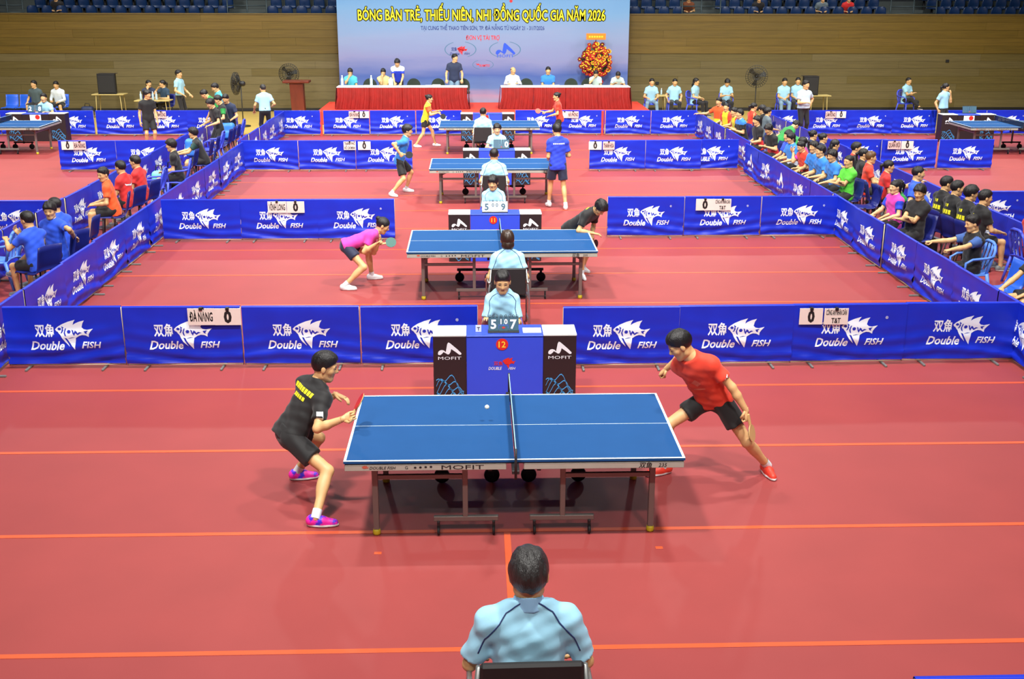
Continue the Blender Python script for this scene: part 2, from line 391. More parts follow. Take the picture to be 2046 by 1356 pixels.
# --- shoes (toe towards +y, origin under the ankle)
def shoe_mesh(vx, up, sole):
    pr = [cone((0, -.045, .045), (0, .05, .045), .040, .041, .03), cone((0, .05, .04), (.004, .155, .03), .041, .032, .03), cone((0, -.035, .06), (0, -.02, .098), .040, .037, .03),
          ell((.003, .06, .012), (.046, .135, .02), k=.015)]
    F, lo, v = field(pr, vx, .05, cuts=[((0, 0, .004), (0, 0, -1.)), ((0, 0, .104), (0, -.2, 1.))])
    P, Q = nets(F, lo, v); cz = P[Q].mean(1)
    mi = (cz[:, 2] < .026).astype(int)
    return nmesh('shoe', P, Q, [up, sole], mi)
_SHOE = {}
SOLE = mat('shoe_sole', (228, 228, 226), .6)
def shoe(lod, up):
    k = (min(lod, 1), up.name)
    if k not in _SHOE: _SHOE[k] = shoe_mesh(.007 if lod == 0 else .012, up, SOLE)
    return _SHOE[k]
def ik(a, t, l1, l2, pole):
    d = t-a; L = np.linalg.norm(d); mx = (l1+l2)*.995
    if L > mx: t = a+d/L*mx; d = t-a; L = mx
    u = d/L; x = (l1*l1-l2*l2+L*L)/(2*L); h = math.sqrt(max(1e-6, l1*l1-x*x))
    p = pole-u*(pole@u); p = nrm(p) if np.linalg.norm(p) > 1e-4 else nrm(np.cross(u, V3(1, 0, .1)))
    return a+u*x+p*h, t
SHIRTS = {}
def person(label, root, face, H=1.70, pelvis=(0, 0, .93), lean=0, side=0, twist=0, head=(0, 0), feet=None, hands=None, elb=None, knee=None, fyaw=(12, -12),
           shirt=None, sleeve=.62, bottom=None, blen=.72, hairk='short', hairm=None, shoes=None, skin=0, lod=2, girth=1.0, hstyle=('relaxed', 'relaxed'), hdir=(None, None), hnorm=(None, None),
           tail=.12, group=None, collar=None, sock=None, belly=0.0, yoke=None, hpitch=None, world=False, whands=None, fpitch=(0, 0), roll=0, trim=None, hs=1.0, shw=1.0):
    """root: floor point; face: heading in degrees (0 = +x, 90 = away); local axes: x right, y forward, z up (metres for a 1.70 m person)"""
    s = H/1.70; a = R(face); fw = V3(math.cos(a), math.sin(a), 0); rt = V3(math.sin(a), -math.cos(a), 0); up = V3(0, 0, 1)
    r0 = V3(root[0], root[1], root[2] if len(root) > 2 else 0)
    if world: L = lambda p: np.asarray(p, float)-r0
    else: L = lambda p: (rt*p[0]+fw*p[1]+up*p[2])*s
    pv = L(pelvis)
    S = nrm(up*math.cos(R(lean))+fw*math.sin(R(lean))); S = nrm(S*math.cos(R(side))+rt*math.sin(R(side)))
    def frame(yaw, S):
        f = fw*math.cos(R(yaw))-rt*math.sin(R(yaw)); x = nrm(np.cross(f, S)); return x, np.cross(S, x)
    hx, hy = frame(0, nrm(S+up)); cx, cy = frame(twist, S); g = girth
    SF = np.array([cx, cy, S]); HF = np.array([hx, hy, nrm(np.cross(hx, hy))])
    P = lambda d, x=0, y=0: pv+(S*d+cx*x+cy*y)*s
    shR, shL = P(.432, .166*g**.5*shw), P(.432, -.166*g**.5*shw)
    hipR, hipL = pv+(hx*.088-up*.02)*s, pv+(-hx*.088-up*.02)*s
    nb = P(.50, 0, -.005)
    yaw, pit = head; fy = frame(twist*.0+yaw, up)
    hd = nrm(fw*math.cos(R(yaw))-rt*math.sin(R(yaw))); hS = nrm(up*math.cos(R(pit))+hd*math.sin(R(pit)))
    hX = nrm(np.cross(hd, hS)); hS = nrm(hS*math.cos(R(roll))+hX*math.sin(R(roll))); hX = nrm(np.cross(hd, hS)); hY = np.cross(hS, hX)
    nd = nrm(S*.5+hS*.6); hc = nb+nd*.072*s+hS*.104*s+hY*.024*s
    feet = feet or ((.11, 0, 0), (-.11, 0, 0)); hands = hands or ((.26, .08, .86), (-.26, .08, .86))
    hW = [np.asarray(q, float)-r0 for q in whands] if whands else [L(q) for q in hands]
    fR, fL = L(feet[0]), L(feet[1]); an = up*.085*s
    kp = [L(k) if False else (rt*k[0]+fw*k[1]+up*k[2]) for k in (knee or ((.15, 1, .1), (-.15, 1, .1)))]
    ep = [(rt*k[0]+fw*k[1]+up*k[2]) for k in (elb or ((.6, -.8, -.5), (-.6, -.8, -.5)))]
    def foot_axes(yaw, pt):
        f = fw*math.cos(R(yaw))+rt*math.sin(R(yaw)); f = f*math.cos(R(pt))-up*math.sin(R(pt)); x = nrm(np.cross(f, up)); return x, f, np.cross(x, f)
    fa = [foot_axes(fyaw[0], fpitch[0]), foot_axes(fyaw[1], fpitch[1])]
    knR, anR = ik(hipR, fR+fa[0][2]*.085*s, .43*s, .415*s, kp[0]); knL, anL = ik(hipL, fL+fa[1][2]*.085*s, .43*s, .415*s, kp[1])
    elR, wrR = ik(shR, hW[0], .285*s, .255*s, ep[0]); elL, wrL = ik(shL, hW[1], .285*s, .255*s, ep[1])
    vx = (.010, .0145, .021)[lod]*s
    # skin, one continuous surface
    pr = [ell(P(.0), (.135*s*g, .09*s*g, .11*s), HF), ell(P(.17), (.118*s*g, .08*s*g, .14*s), SF), ell(P(.34), (.135*s*g, .088*s*g, .155*s), SF),
          cone(shL, shR, .046*s, .046*s, .05), cone(P(.44), nb+nd*.10*s, .06*s*g**.4, .053*s*g**.4, .04), cone(nb+nd*.03*s, shR, .045*s, .04*s, .05), cone(nb+nd*.03*s, shL, .045*s, .04*s, .05)]
    for hp, kn, ank in ((hipR, knR, anR), (hipL, knL, anL)):
        pr += [cone(hp, kn, .078*s*g, .050*s, .04), cone(kn, ank, .049*s, .036*s, .03)]
        sh = ank-kn; bk = nrm(np.cross(nrm(sh), np.cross(nrm(sh), nrm(kn-hp)+1e-6)))
        if bk @ (hp+ank-2*kn) < 0: bk = -bk
        pr.append(ell(kn+sh*.30+bk*.014*s, (.048*s*g, .05*s*g, .12*s), np.array([nrm(np.cross(bk, nrm(sh))), bk, nrm(sh)]), k=.03))
        pr.append(cone(ank, ank-nrm(sh)*-.01, .036*s, .034*s, .02))
    for sh_, el, wr in ((shR, elR, wrR), (shL, elL, wrL)):
        pr += [cone(sh_, el, .047*s*g**.5, .037*s, .03), cone(el, el+(wr-el)*.35, .038*s, .039*s*g**.3, .02), cone(el+(wr-el)*.35, wr, .039*s, .0265*s, .02)]
    Fd, lo, v = field(pr, vx); PT, Q = nets(Fd, lo, v)
    Vv = [PT]; Ff = [tuple(q) for q in Q.tolist()]; mi = [0]*len(Ff); nv = len(PT)
    hP, hQ, hm = HEADS[lod]; HM = np.array([hX, hY, hS])
    Vv.append(hc+(hP*s*1.09*hs) @ HM); Ff += [tuple(i+nv for i in q) for q in hQ.tolist()]; mi += hm.tolist(); nv += len(hP)
    info = {}
    for i, (wr, el) in enumerate(((wrR, elR), (wrL, elL))):
        d = nrm(wr-el) if hdir[i] is None else nrm(V3(*hdir[i]))
        body = pv+S*.2-wr
        n_ = (-up if abs(d[2]) < .75 else nrm(body-up*(body@up))) if hnorm[i] is None else V3(*hnorm[i])
        z = -(n_-d*(n_@d)); z = nrm(z) if np.linalg.norm(z) > .05 else nrm(np.cross(d, rt)); x = np.cross(d, z)
        hv, hf = HANDS[(hstyle[i], 8 if lod == 0 else 5)]; hv = hv.copy()
        if i == 1: hv[:, 0] *= -1
        Vv.append(wr+(hv*s) @ np.array([x, d, z])); ff = [tuple(k+nv for k in q) for q in hf]
        Ff += ff if i == 0 else [q[::-1] for q in ff]; mi += [0]*len(hf); nv += len(hv)
        info['RL'[i]] = (r0+wr, d, z, x)
    me = nmesh('person', np.concatenate(Vv), Ff, [SKIN[skin], EYEM, LIPM], mi)
    ob = bpy.data.objects.new('person', me); C.objects.link(ob); ob.location = r0; tag(ob, label, 'person', group)
    def child(name, m): o = bpy.data.objects.new(name, m); C.objects.link(o); o.parent = ob; return o
    # shirt
    if shirt is not None:
        e = .014*s
        sp = [ell(P(-.02), (.158*s*g, .118*s*g+belly*.6, .14*s), SF), ell(P(.16, 0, belly*.5), (.142*s*g+belly*.4, .104*s*g+belly, .15*s), SF), ell(P(.33), (.152*s*g, .108*s*g, .165*s), SF),
              cone(shL, shR, .062*s, .062*s, .06), cone(P(.42), P(.51), .10*s, .078*s, .05), cone(P(.525, .035), shR, .056*s, .06*s, .06), cone(P(.525, -.035), shL, .056*s, .06*s, .06)]
        for x in (-1, 1):
            sp += [cone(P(.37, .085*x*g, .012), P(.05, .075*x*g, .012), .083*s*g**.5, .082*s*g**.5, .06), cone(P(.05, .075*x*g, .005), P(-tail-.06, .085*x*g, .0), .085*s*g**.5, .098*s*g**.5, .06)]
        for sh_, el in ((shR, elR), (shL, elL)):
            sp.append(cone(sh_, sh_+(el-sh_)*sleeve if sleeve <= 1 else el, .064*s*g**.3, (.066 if sleeve <= 1 else .054)*s*g**.3, .04, t1=1.0))
        cuts = [(P(-tail), -S), (P(.552, 0, .0), nrm(S*.95+cy*.32))]
        ph = random.random()*6
        wr_amp = (.0045 if lod == 0 else .004 if lod == 1 else 0)*s
        def disp(X, Y, Z):
            u = X*cx[0]+Y*cx[1]+Z*cx[2]; t = X*S[0]+Y*S[1]+Z*S[2]; w_ = X*cy[0]+Y*cy[1]+Z*cy[2]
            return wr_amp*(np.sin(34*t+22*u+ph+2*np.sin(9*w_+ph))*np.sin(17*u-13*w_+ph)+.5*np.sin(70*t-30*u+20*w_))
        Fd, lo, v = field(sp, vx, cuts=cuts, disp=disp if wr_amp else None)
        p_, q_ = nets(Fd, lo, v); sm = child('shirt', nmesh('shirt', p_, q_, shirt if isinstance(shirt, list) else [shirt]))
        if isinstance(shirt, list):
            cc = p_[q_].mean(1)-pv; t = cc@S/s; u = np.abs(cc@cx)/s
            dS = np.minimum(((cc+pv-shR)@nrm(elR-shR)), 9); 
            far = np.zeros(len(q_), int)
            if trim == 'sleeve':
                for sh_, el in ((shR, elR), (shL, elL)):
                    ax_ = nrm(el-sh_); tt = (cc+pv-sh_)@ax_; dd = np.linalg.norm(cc+pv-sh_-tt[:, None]*ax_, axis=1); far |= ((tt > .02*s) & (dd < .085*s) & (u > .13)).astype(int)
            elif trim == 'yoke': far = (t > .40).astype(int)
            elif trim == 'sides': far = (u > .105).astype(int)
            elif trim == 'low': far = (t < .16).astype(int)
            sm.data.polygons.foreach_set('material_index', far)
        info['shirt'] = sm
        if sleeve > 1:
            sp = []
            for el, wr in ((elR, wrR), (elL, wrL)): sp.append(cone(el, wr, .052*s, .042*s, .02))
            Fd, lo, v = field(sp, vx); p_, q_ = nets(Fd, lo, v); child('sleeve', nmesh('sleeve', p_, q_, [shirt]))
        if collar is not None:
            cp = [cone(P(.51, 0, -.004), P(.51, 0, -.004)+nd*.075*s, .088*s, .075*s, .01)]
            Fd, lo, v = field(cp, vx*.7, cuts=[(P(.51)+nd*.062*s, nrm(nd*1+cy*.3)), (P(.515), -nd)], subs=[cone(P(.42), P(.42)+nd*.3*s, .070*s, .062*s)[0]])
            p_, q_ = nets(Fd, lo, v)
            if len(q_): child('collar', nmesh('collar', p_, q_, [collar]))
        if yoke is not None: info['yoke'] = True
    # shorts or trousers
    if bottom is not None:
        bp_ = [ell(P(.0), (.150*s*g, .106*s*g, .125*s), HF), ell(P(.08), (.138*s*g, .098*s*g, .08*s), SF)]
        for hp, kn, ank in ((hipR, knR, anR), (hipL, knL, anL)):
            if blen <= 1: bp_.append(cone(hp+(hp-pv)*.05, hp+(kn-hp)*blen, .092*s*g, .097*s*g**.5, .045, t1=1.0))
            else:
                bp_ += [cone(hp, kn, .088*s*g, .066*s, .045), cone(kn, kn+(ank-kn)*min(1, blen-1), .064*s, .056*s, .03, t1=1.0)]
        wc = P(.14 if tail < .03 else .055)
        def capped(p):
            fn, a_, b_, k_ = p; return (lambda X, Y, Z: np.maximum(fn(X, Y, Z), (X-wc[0])*S[0]+(Y-wc[1])*S[1]+(Z-wc[2])*S[2])), a_, b_, k_
        bp_[:2] = [capped(q) for q in bp_[:2]]
        ph2 = random.random()*6; am = (.004, .003, 0)[lod]
        dsp = (lambda X, Y, Z: am*np.sin(40*X+25*Z+ph2)*np.sin(33*Y-21*Z)) if am else None
        Fd, lo, v = field(bp_, vx, cuts=[(P(.20), S)] if lean < 25 else (), disp=dsp); p_, q_ = nets(Fd, lo, v)
        child('shorts' if blen <= 1 else 'trousers', nmesh('shorts', p_, q_, [bottom]))
    for i, (ank, ax_, kn) in enumerate(((anR, fa[0], knR), (anL, fa[1], knL))):
        if shoes is not None:
            o = child('shoe', shoe(lod, shoes)); X_, Y_, Z_ = ax_
            M = Matrix([[X_[k]*s, Y_[k]*s, Z_[k]*s, (ank-Z_*.085*s)[k]] for k in range(3)]+[[0, 0, 0, 1]]); o.matrix_local = M
        if sock is not None:
            b = MB(); dd = nrm(kn-ank); b.tube([ank-dd*.02*s, ank+dd*.03*s, ank+dd*.065*s], [.042*s, .042*s, .0425*s], 12, cap=False); b.obj('sock', sock, ob, True)
    if hairk:
        o = child('hair', hair(hairk, lod, hairm or HAIRM)); k = s*1.09*hs
        o.matrix_local = Matrix([[hX[j]*k, hY[j]*k, hS[j]*k, hc[j]] for j in range(3)]+[[0, 0, 0, 1]])
    info.update(ob=ob, P=lambda d, x=0, y=0: r0+P(d, x, y), S=S, cx=cx, cy=cy, hc=r0+hc, s=s, pv=r0+pv, shR=r0+shR, shL=r0+shL, elR=r0+elR, elL=r0+elL, hX=hX, hY=hY, hS=hS)
    return info
def decal(info, name, m, org, u, v, d, polys, lift=.003, part='shirt', res=.02):
    """flat marks laid onto the cloth: polys are (points, faces) in metres, cast along d"""
    so = info[part]; off = Vector(so.parent.location)
    if 'bvh' not in info: info['bvh'] = BVHTree.FromPolygons([vv.co+off for vv in so.data.vertices], [p.vertices[:] for p in so.data.polygons])
    bv = info['bvh']; d = Vector(d).normalized()
    for pts, fs in polys:
        pts, fs, _ = cut_grid(pts, fs, res, res); out = []; mb = MB()
        for x, y in pts:
            o = Vector(org)+Vector(u)*x+Vector(v)*y-d*.5; h = bv.ray_cast(o, d)
            out.append((h[0]-d*lift-off) if h[0] is not None else None)
        ok = [f for f in fs if all(out[i] is not None for i in f)]
        mb.add([p if p is not None else (0, 0, 0) for p in out], ok)
        if mb.f: mb.obj(name, m, so)
def rect(x0, x1, y0, y1): return [(x0, y0), (x1, y0), (x1, y1), (x0, y1)], [(0, 1, 2, 3)]
def piping(info, m, pts, dirs, r=.004, name='piping'):
    so = info['shirt']; off = Vector(so.parent.location)
    bv = BVHTree.FromPolygons([vv.co+off for vv in so.data.vertices], [p.vertices[:] for p in so.data.polygons]); out = []
    pts = [np.array(p, float) for p in pts]; dirs = [np.array(p, float) for p in dirs]
    pp = [pts[i]+(pts[i+1]-pts[i])*k/4 for i in range(len(pts)-1) for k in range(4)]+[pts[-1]]; dd = [dirs[i]+(dirs[i+1]-dirs[i])*k/4 for i in range(len(pts)-1) for k in range(4)]+[dirs[-1]]
    for p, d in zip(pp, dd):
        d = nrm(d)
        h = bv.ray_cast(Vector(p)-Vector(d)*.4, Vector(d)); 
        if h[0] is not None: out.append(h[0]-off)
    if len(out) > 1: MB().tube(out, r, 5).obj(name, m, so, True)
# ------------------------------------------------------------------ the hall
MATRED = [mat('red_mat_%d' % i, c, .58, noise=.05, scale=1.3, bump=.08, bscale=260, spec=.55) for i, c in enumerate([(147, 56, 55), (149, 58, 56), (145, 55, 54)])]
TAPE = mat('orange_tape', (206, 84, 44), .5, noise=.05, scale=5)
WOODF = mat('court_floor_wood', (196, 168, 88), .35, noise=.1, scale=4, stretch=(.5, 4, 4))
GLUE = mat('mat_gap', (120, 44, 46), .9)
b = MB().bx(-26, 28, -12, 34, -.12, -.012); floor = tag(b.obj('floor', WOODF), kind='structure')
YS = [-2.28+1.787*i for i in range(-4, 17)]
for i, y0 in enumerate(YS):
    y1 = y0+1.787
    MB().cb(-25.5, 27.5, y0+.002, min(y1, 26.42)-.002, -.010, 0, .003).obj('mat_strip', MATRED[i % 3], floor)
MB().bx(-25.5, 27.5, YS[0], 26.4, -.012, -.008).obj('mat_underlay', GLUE, floor)
for i, y0 in enumerate(YS[1:]):
    if y0 > 24: continue
    MB().cb(-6.9, 7.4, y0-.026, y0+.026, .0, .0035, .001).obj('seam_tape', TAPE, floor)
MB().cb(-.085, -.03, -5.9, -.53, .0, .0035, .001).obj('seam_tape', TAPE, floor)
for u, v in ((755, 1105), (1317, 1094)):
    p = atz(u, v); MB().cb(p.x-.03, p.x+.03, p.y-.02, p.y+.02, 0, .0035, .001).obj('position_mark', TAPE, floor)

WY = 33.3; WT = 3.42; BZ = 2.95
WU = [mat('wall_wood_%d' % i, c, .5, noise=.16, scale=3.0, stretch=(.35, 3, 9), bump=.15, bscale=30) for i, c in enumerate([(102, 82, 22), (98, 79, 19), (106, 85, 26), (100, 81, 24)])]
WL = [mat('wall_wood_low_%d' % i, c, .42, noise=.14, scale=3.0, stretch=(.35, 3, 9), bump=.15, bscale=30) for i, c in enumerate([(104, 93, 58), (100, 89, 54), (108, 97, 62), (98, 86, 46)])]
WBK = mat('wall_backing', (40, 34, 18), .8)
wall = tag(MB().bx(-27, 29, WY+.03, WY+.3, 0, WT).obj('wall_back', WBK), kind='structure')
courses = [.10, .40, .68, .96, 1.24, 1.52, 1.78, 2.04, 2.32, 2.60, 2.88, 3.16, WT]
for ci in range(len(courses)-1):
    z0, z1 = courses[ci], courses[ci+1]; x = -27-random.random()*4; hi = z0 >= 2.03
    while x < 29:
        x1 = x+6.2+random.random()*1.2
        MB().bx(max(x, -27)+.002, min(x1, 29)-.002, WY+(0 if hi else .018), WY+.05, z0+(.010 if abs(z0-2.04) < .01 else .003), z1-.003).obj('plank', random.choice(WU if hi else WL), wall)
        x = x1
tag(MB().bx(-27, 29, WY-.02, WY+.04, 0, .1).obj('baseboard_back', BLACK), kind='structure')
for nm, xw in (('wall_left', -27.0), ('wall_right', 28.7)):
    sw = tag(MB().bx(xw, xw+.3, -12, WY+.3, 0, WT).obj(nm, WBK), kind='structure'); xf_ = xw+.3 if xw < 0 else xw-.03
    for ci in range(len(courses)-1):
        y = -12-random.random()*3
        while y < WY:
            MB().bx(xf_, xf_+.03, max(y, -12)+.002, min(y+7, WY)-.002, courses[ci]+.003, courses[ci+1]-.003).obj('plank', random.choice(WU if courses[ci] >= 2.03 else WL), sw); y += 7
# raised seating above the wall
CONC = mat('stand_concrete', (66, 74, 74), .8, noise=.2, scale=2)
RAIL = mat('stand_rail', (60, 74, 78), .5, metal=.4)
for k in range(4):
    tag(MB().bx(-27, 29, WY+.31+k*.85-(.0 if k else .0), WY+.31+(k+1)*.85, WT-1.2, BZ+k*.30).obj('trim_%d' % (k+1), CONC), kind='structure')
tag(MB().bx(-27, 29, WY-.02, WY+.10, WT-.02, WT+.03).obj('trim_9', mat('wall_cap', (96, 80, 38), .5, noise=.1)), kind='structure')
tag(MB().bx(-27, 29, WY+3.75, WY+4.0, WT-1.0, 7.5).obj('wall_upper', mat('upper_wall', (34, 38, 44), .9)), kind='structure')
SEATB = mat('stand_seat', (16, 44, 84), .38, noise=.1, scale=9)
def stand_seat():
    t = thing('stadium_seat', 'x', 'seat')
    n = 8; mb = MB(); rows = []
    prof = [(.0, .0, .40), (-.04, .08, .40), (-.06, .2, .40), (-.06, .31, .36), (-.05, .35, .27), (-.045, .365, .2)]
    for th in (0, .018):
        for (dy, z, wd) in prof:
            for j in range(n+1):
                u = j/n*2-1; mb.v.append((u*wd/2, .40-dy*-1+.03*(u*u)*-1+th, .02+z+.36))
    m_ = n+1; k = len(prof)
    for s_ in (0, 1):
        for i in range(k-1):
            for j in range(n):
                q = (s_*k*m_+i*m_+j, s_*k*m_+i*m_+j+1, s_*k*m_+(i+1)*m_+j+1, s_*k*m_+(i+1)*m_+j); mb.f.append(q if s_ == 0 else q[::-1]); mb.m.append(0)
    edge = [i*m_ for i in range(k)]; e2 = [i*m_+n for i in range(k)]
    for ed in (edge, e2, list(range(m_)), [(k-1)*m_+j for j in range(m_)]):
        for a_, b_ in zip(ed, ed[1:]): mb.f.append((a_, b_, b_+k*m_, a_+k*m_)); mb.m.append(0)
    mb.obj('backrest', SEATB, t, True)
    mb = MB().cb(-.2, .2, .0, .4, .34, .385, .018); mb.obj('seat_pan', SEATB, t)
    MB().bx(-.03, .03, .28, .34, 0, .34).obj('bracket', DARKM, t)
    return t
ss = stand_seat(); first = True
ORD = ['first', 'second', 'third', 'fourth', 'fifth', 'sixth', 'seventh', 'eighth', 'ninth', 'tenth', 'eleventh', 'twelfth', 'thirteenth', 'fourteenth', 'fifteenth']
def seats(x0, x1, k, label0, grp):
    global first
    x = x0; i = 0
    while x < x1:
        label = label0 % ORD[i]; i += 1
        loc = (x, WY+.28+k*.85, BZ+k*.30)
        if first: ss.location = loc; tag(ss, label, 'seat', grp); first = False
        else: clone(ss, loc, 0, label, grp)
        x += .525
SECT = [(-16.2, -9.3, 'left of the aisle gap'), (-7.6, -5.3, 'just left of the event backdrop'), (5.6, 7.2, 'just right of the event backdrop'), (8.9, 14.9, 'right of the rail'), (16.9, 21.5, 'at the far right end')]
for a_, b_, d_ in SECT:
    for k, rn in enumerate(('front', 'second', 'third')):
        seats(a_, b_, k, 'blue stadium seat, %%s from left, %s balcony row %s' % (rn, d_), 'balcony seats %s row %s' % (rn, d_))
for i, (a_, b_, d_) in enumerate([(-17.6, -16.5, 'at the far left'), (-9.2, -7.8, 'beside the gap left of the backdrop'), (7.3, 8.7, 'right of the backdrop'), (15.0, 16.7, 'in the right aisle gap')]):
    t = thing('guard_rail', 'grey metal balcony guard rail %s' % d_, 'rail', ((a_+b_)/2, WY+.5, BZ), 0, 'balcony guard rails'); hw = (b_-a_)/2
    for z in (.25, .5, .75, 1.0): MB().tube([(-hw, 0, z), (hw, 0, z)], .022, 6).obj('bar', RAIL, t, True)
    for x in (-hw, 0, hw): MB().tube([(x, 0, 0), (x, 0, 1.0)], .025, 6).obj('post', RAIL, t, True)

for u, v, d_ in ((1313, 166, 'beside the seated officials'), (1893, 122, 'high on the right wall')):
    p = aty(u, v, WY); tag(MB().cb(p.x-.06, p.x+.06, WY-.02, WY+.03, p.z-.05, p.z+.05, .006).obj('wall_socket', BLACK), 'small black wall socket box %s' % d_, 'socket')
# ------------------------------------------------------------------ stage with backdrop
STRED = mat('stage_carpet', (222, 66, 44), .8, noise=.06)
SZ = .40
st = tag(MB().cb(-5.55, 5.6, 29.1, 32.6, 0, SZ, .01).obj('stage_platform', STRED), 'low red carpeted stage under the officials tables', 'stage')
bd = thing('event_backdrop', 'large blue printed event backdrop with yellow title behind the stage', 'banner', (0, 32.25, SZ))
BY = 32.25
m = bpy.data.materials.new('backdrop_print'); m.use_nodes = True; nt = m.node_tree; bs = nt.nodes['Principled BSDF']; bs.inputs['Roughness'].default_value = .55
tc = nt.nodes.new('ShaderNodeTexCoord'); sx = nt.nodes.new('ShaderNodeSeparateXYZ'); nt.links.new(tc.outputs['Object'], sx.inputs[0])
ns = nt.nodes.new('ShaderNodeTexNoise'); ns.inputs['Scale'].default_value = .8; ns.inputs['Detail'].default_value = 6
mp = nt.nodes.new('ShaderNodeMapping'); mp.inputs['Scale'].default_value = (.35, 1, 2.2); nt.links.new(tc.outputs['Object'], mp.inputs[0]); nt.links.new(mp.outputs[0], ns.inputs['Vector'])
mm = nt.nodes.new('ShaderNodeMath'); mm.operation = 'MULTIPLY_ADD'; mm.inputs[1].default_value = 1.1; nt.links.new(ns.outputs[0], mm.inputs[0]); nt.links.new(sx.outputs['Z'], mm.inputs[2])
mr = nt.nodes.new('ShaderNodeMapRange'); mr.inputs[1].default_value = .5; mr.inputs[2].default_value = 5.2; nt.links.new(mm.outputs[0], mr.inputs[0])
rp = nt.nodes.new('ShaderNodeValToRGB'); cr = rp.color_ramp
for i, (p_, c_) in enumerate([(0, (132, 149, 180)), (.06, (163, 139, 167)), (.12, (91, 123, 176)), (.2, (70, 98, 167)), (.33, (132, 137, 179)), (.5, (132, 151, 188)), (.68, (109, 154, 197)), (1, (73, 140, 200))]):
    e = cr.elements[i] if i < 2 else cr.elements.new(p_)
    e.position = p_; e.color = (*s2l(c_), 1)
nt.links.new(mr.outputs[0], rp.inputs[0]); nt.links.new(rp.outputs[0], bs.inputs['Base Color'])
sheet = MB().cb(-5.1, 5.17, 0, .05, .0, 5.0, .004).obj('printed_sheet', m, bd)
MB().bx(-5.1, 5.17, .05, .12, 0, 5.0).obj('backing_frame', DARKM, bd)
BP = lambda dy=0.004: (lambda u, v: None)
def on_bd(px, py, dy=.004):
    p = aty(px, py, BY); return lambda x, z: (p.x+x, -dy, p.z-SZ+z)
def bd_text(body, x0, x1, base, cap, m, bold=0, name='lettering', dy=.004, extra=0):
    p0, p1 = aty(x0, base, BY), aty(x1, base, BY); c = aty((x0+x1)/2, base, BY); h = aty((x0+x1)/2, base-cap, BY).z-c.z
    mb = MB(); put_text(mb, body, lambda x, z: (c.x+x, -dy, c.z-SZ+z), h, bold+extra, width=(p1.x-p0.x)+extra*h*2); return mb.obj(name, m, sheet)
YEL = mat('title_yellow', (246, 226, 40), .5); DKG = mat('title_outline', (40, 62, 60), .5); NAVY = mat('print_navy', (38, 58, 130), .5); REDP = mat('print_red', (222, 44, 52), .5)
BLUP = mat('print_blue', (40, 84, 214), .5); WARM = mat('emblem_oval', (176, 190, 216), .5); TEAL = mat('oval_line', (70, 120, 150), .5)
T1 = 'BÓNG BÀN TRẺ, THIẾU NIÊN, NHI ĐỒNG QUỐC GIA NĂM 2026'
for k_ in range(10):
    o = bd_text(T1, 716, 1210, 40.5, 21, DKG, .02, dy=.003, name='title_outline'); o.location = (.028*math.cos(k_*.628), 0, .028*math.sin(k_*.628))
bd_text(T1, 716, 1210, 40.5, 21, YEL, .02, dy=.007, name='title')
bd_text('TẠI CUNG THỂ THAO TIÊN SƠN, TP. ĐÀ NẴNG TỪ NGÀY 21 - 31/7/2026', 841, 1088, 60, 8, NAVY, .015, name='subtitle')
bd_text('ĐƠN VỊ TÀI TRỢ', 931, 998, 79.5, 8.5, REDP, .015, name='subtitle')
mb = MB(); f_ = on_bd(1021, 2); mb.poly([(.055*math.cos(k*math.pi/8), .055*math.sin(k*math.pi/8)) for k in range(16)], f_); mb.obj('accent_dot', REDP, sheet)
def oval(px, py, rx, ry):
    f_ = on_bd(px, py, .003); k = 53.5; mb = MB(); n = 40
    for i in range(n):
        g0, g1 = 2*math.pi*i/n, 2*math.pi*(i+1)/n
        if abs(math.cos(g0)) < .45: continue
        for_ = [(rx/k*math.cos(g)*q, ry/k*math.sin(g)*q) for g, q in ((g0, 1), (g1, 1), (g1, .95), (g0, .95))]
        mb.add([f_(*p) for p in for_], [(0, 3, 2, 1)])
    mb.obj('sponsor_oval', TEAL, sheet)
oval(920, 99, 30, 15); oval(1009, 99, 30, 15); oval(965, 129, 20, 9)
Vv, Ff, Mm = emblem(.85, (0, 0), reg=False); f_ = on_bd(917, 101); nfish = 3
mb = MB(); 
ft = sum(len(tri(p)[1]) for p in (FISH_BODY, FISH_FIN1, FISH_FIN2)); fi = sum(len(tri(p)[1]) for p in FISH_INK)
for q, f in enumerate(Ff):
    mi = 0 if q < ft else 2 if q < ft+fi else 1
    mb.f.append(f); mb.m.append(mi)
mb.v = [f_(*p) if 0 else (f_(*p)[0], f_(*p)[1], f_(*p)[2]) for p in Vv]; mb.obj('sponsor_emblem', [REDP, NAVY, WARM], sheet)
f_ = on_bd(1010, 97); mb = MB(); mb.poly([(p[0]*1.45, p[1]*1.5) for p in MOFIT_M], f_); put_text(mb, 'MOFIT', lambda x, z: f_(x, z-.3), .1, 0, width=.6); mb.obj('sponsor_emblem', BLUP, sheet)
f_ = on_bd(965, 131); mb = MB(); put_text(mb, 'KAMITO', lambda x, z: f_(x+.06, z-.04), .085, .015, .3, width=.36)
mb.poly([(-.26, .1), (-.2, .0), (-.17, .04), (-.12, -.02), (-.13, .06), (-.17, .07), (-.2, .05)], f_); mb.obj('sponsor_emblem', REDP, sheet)

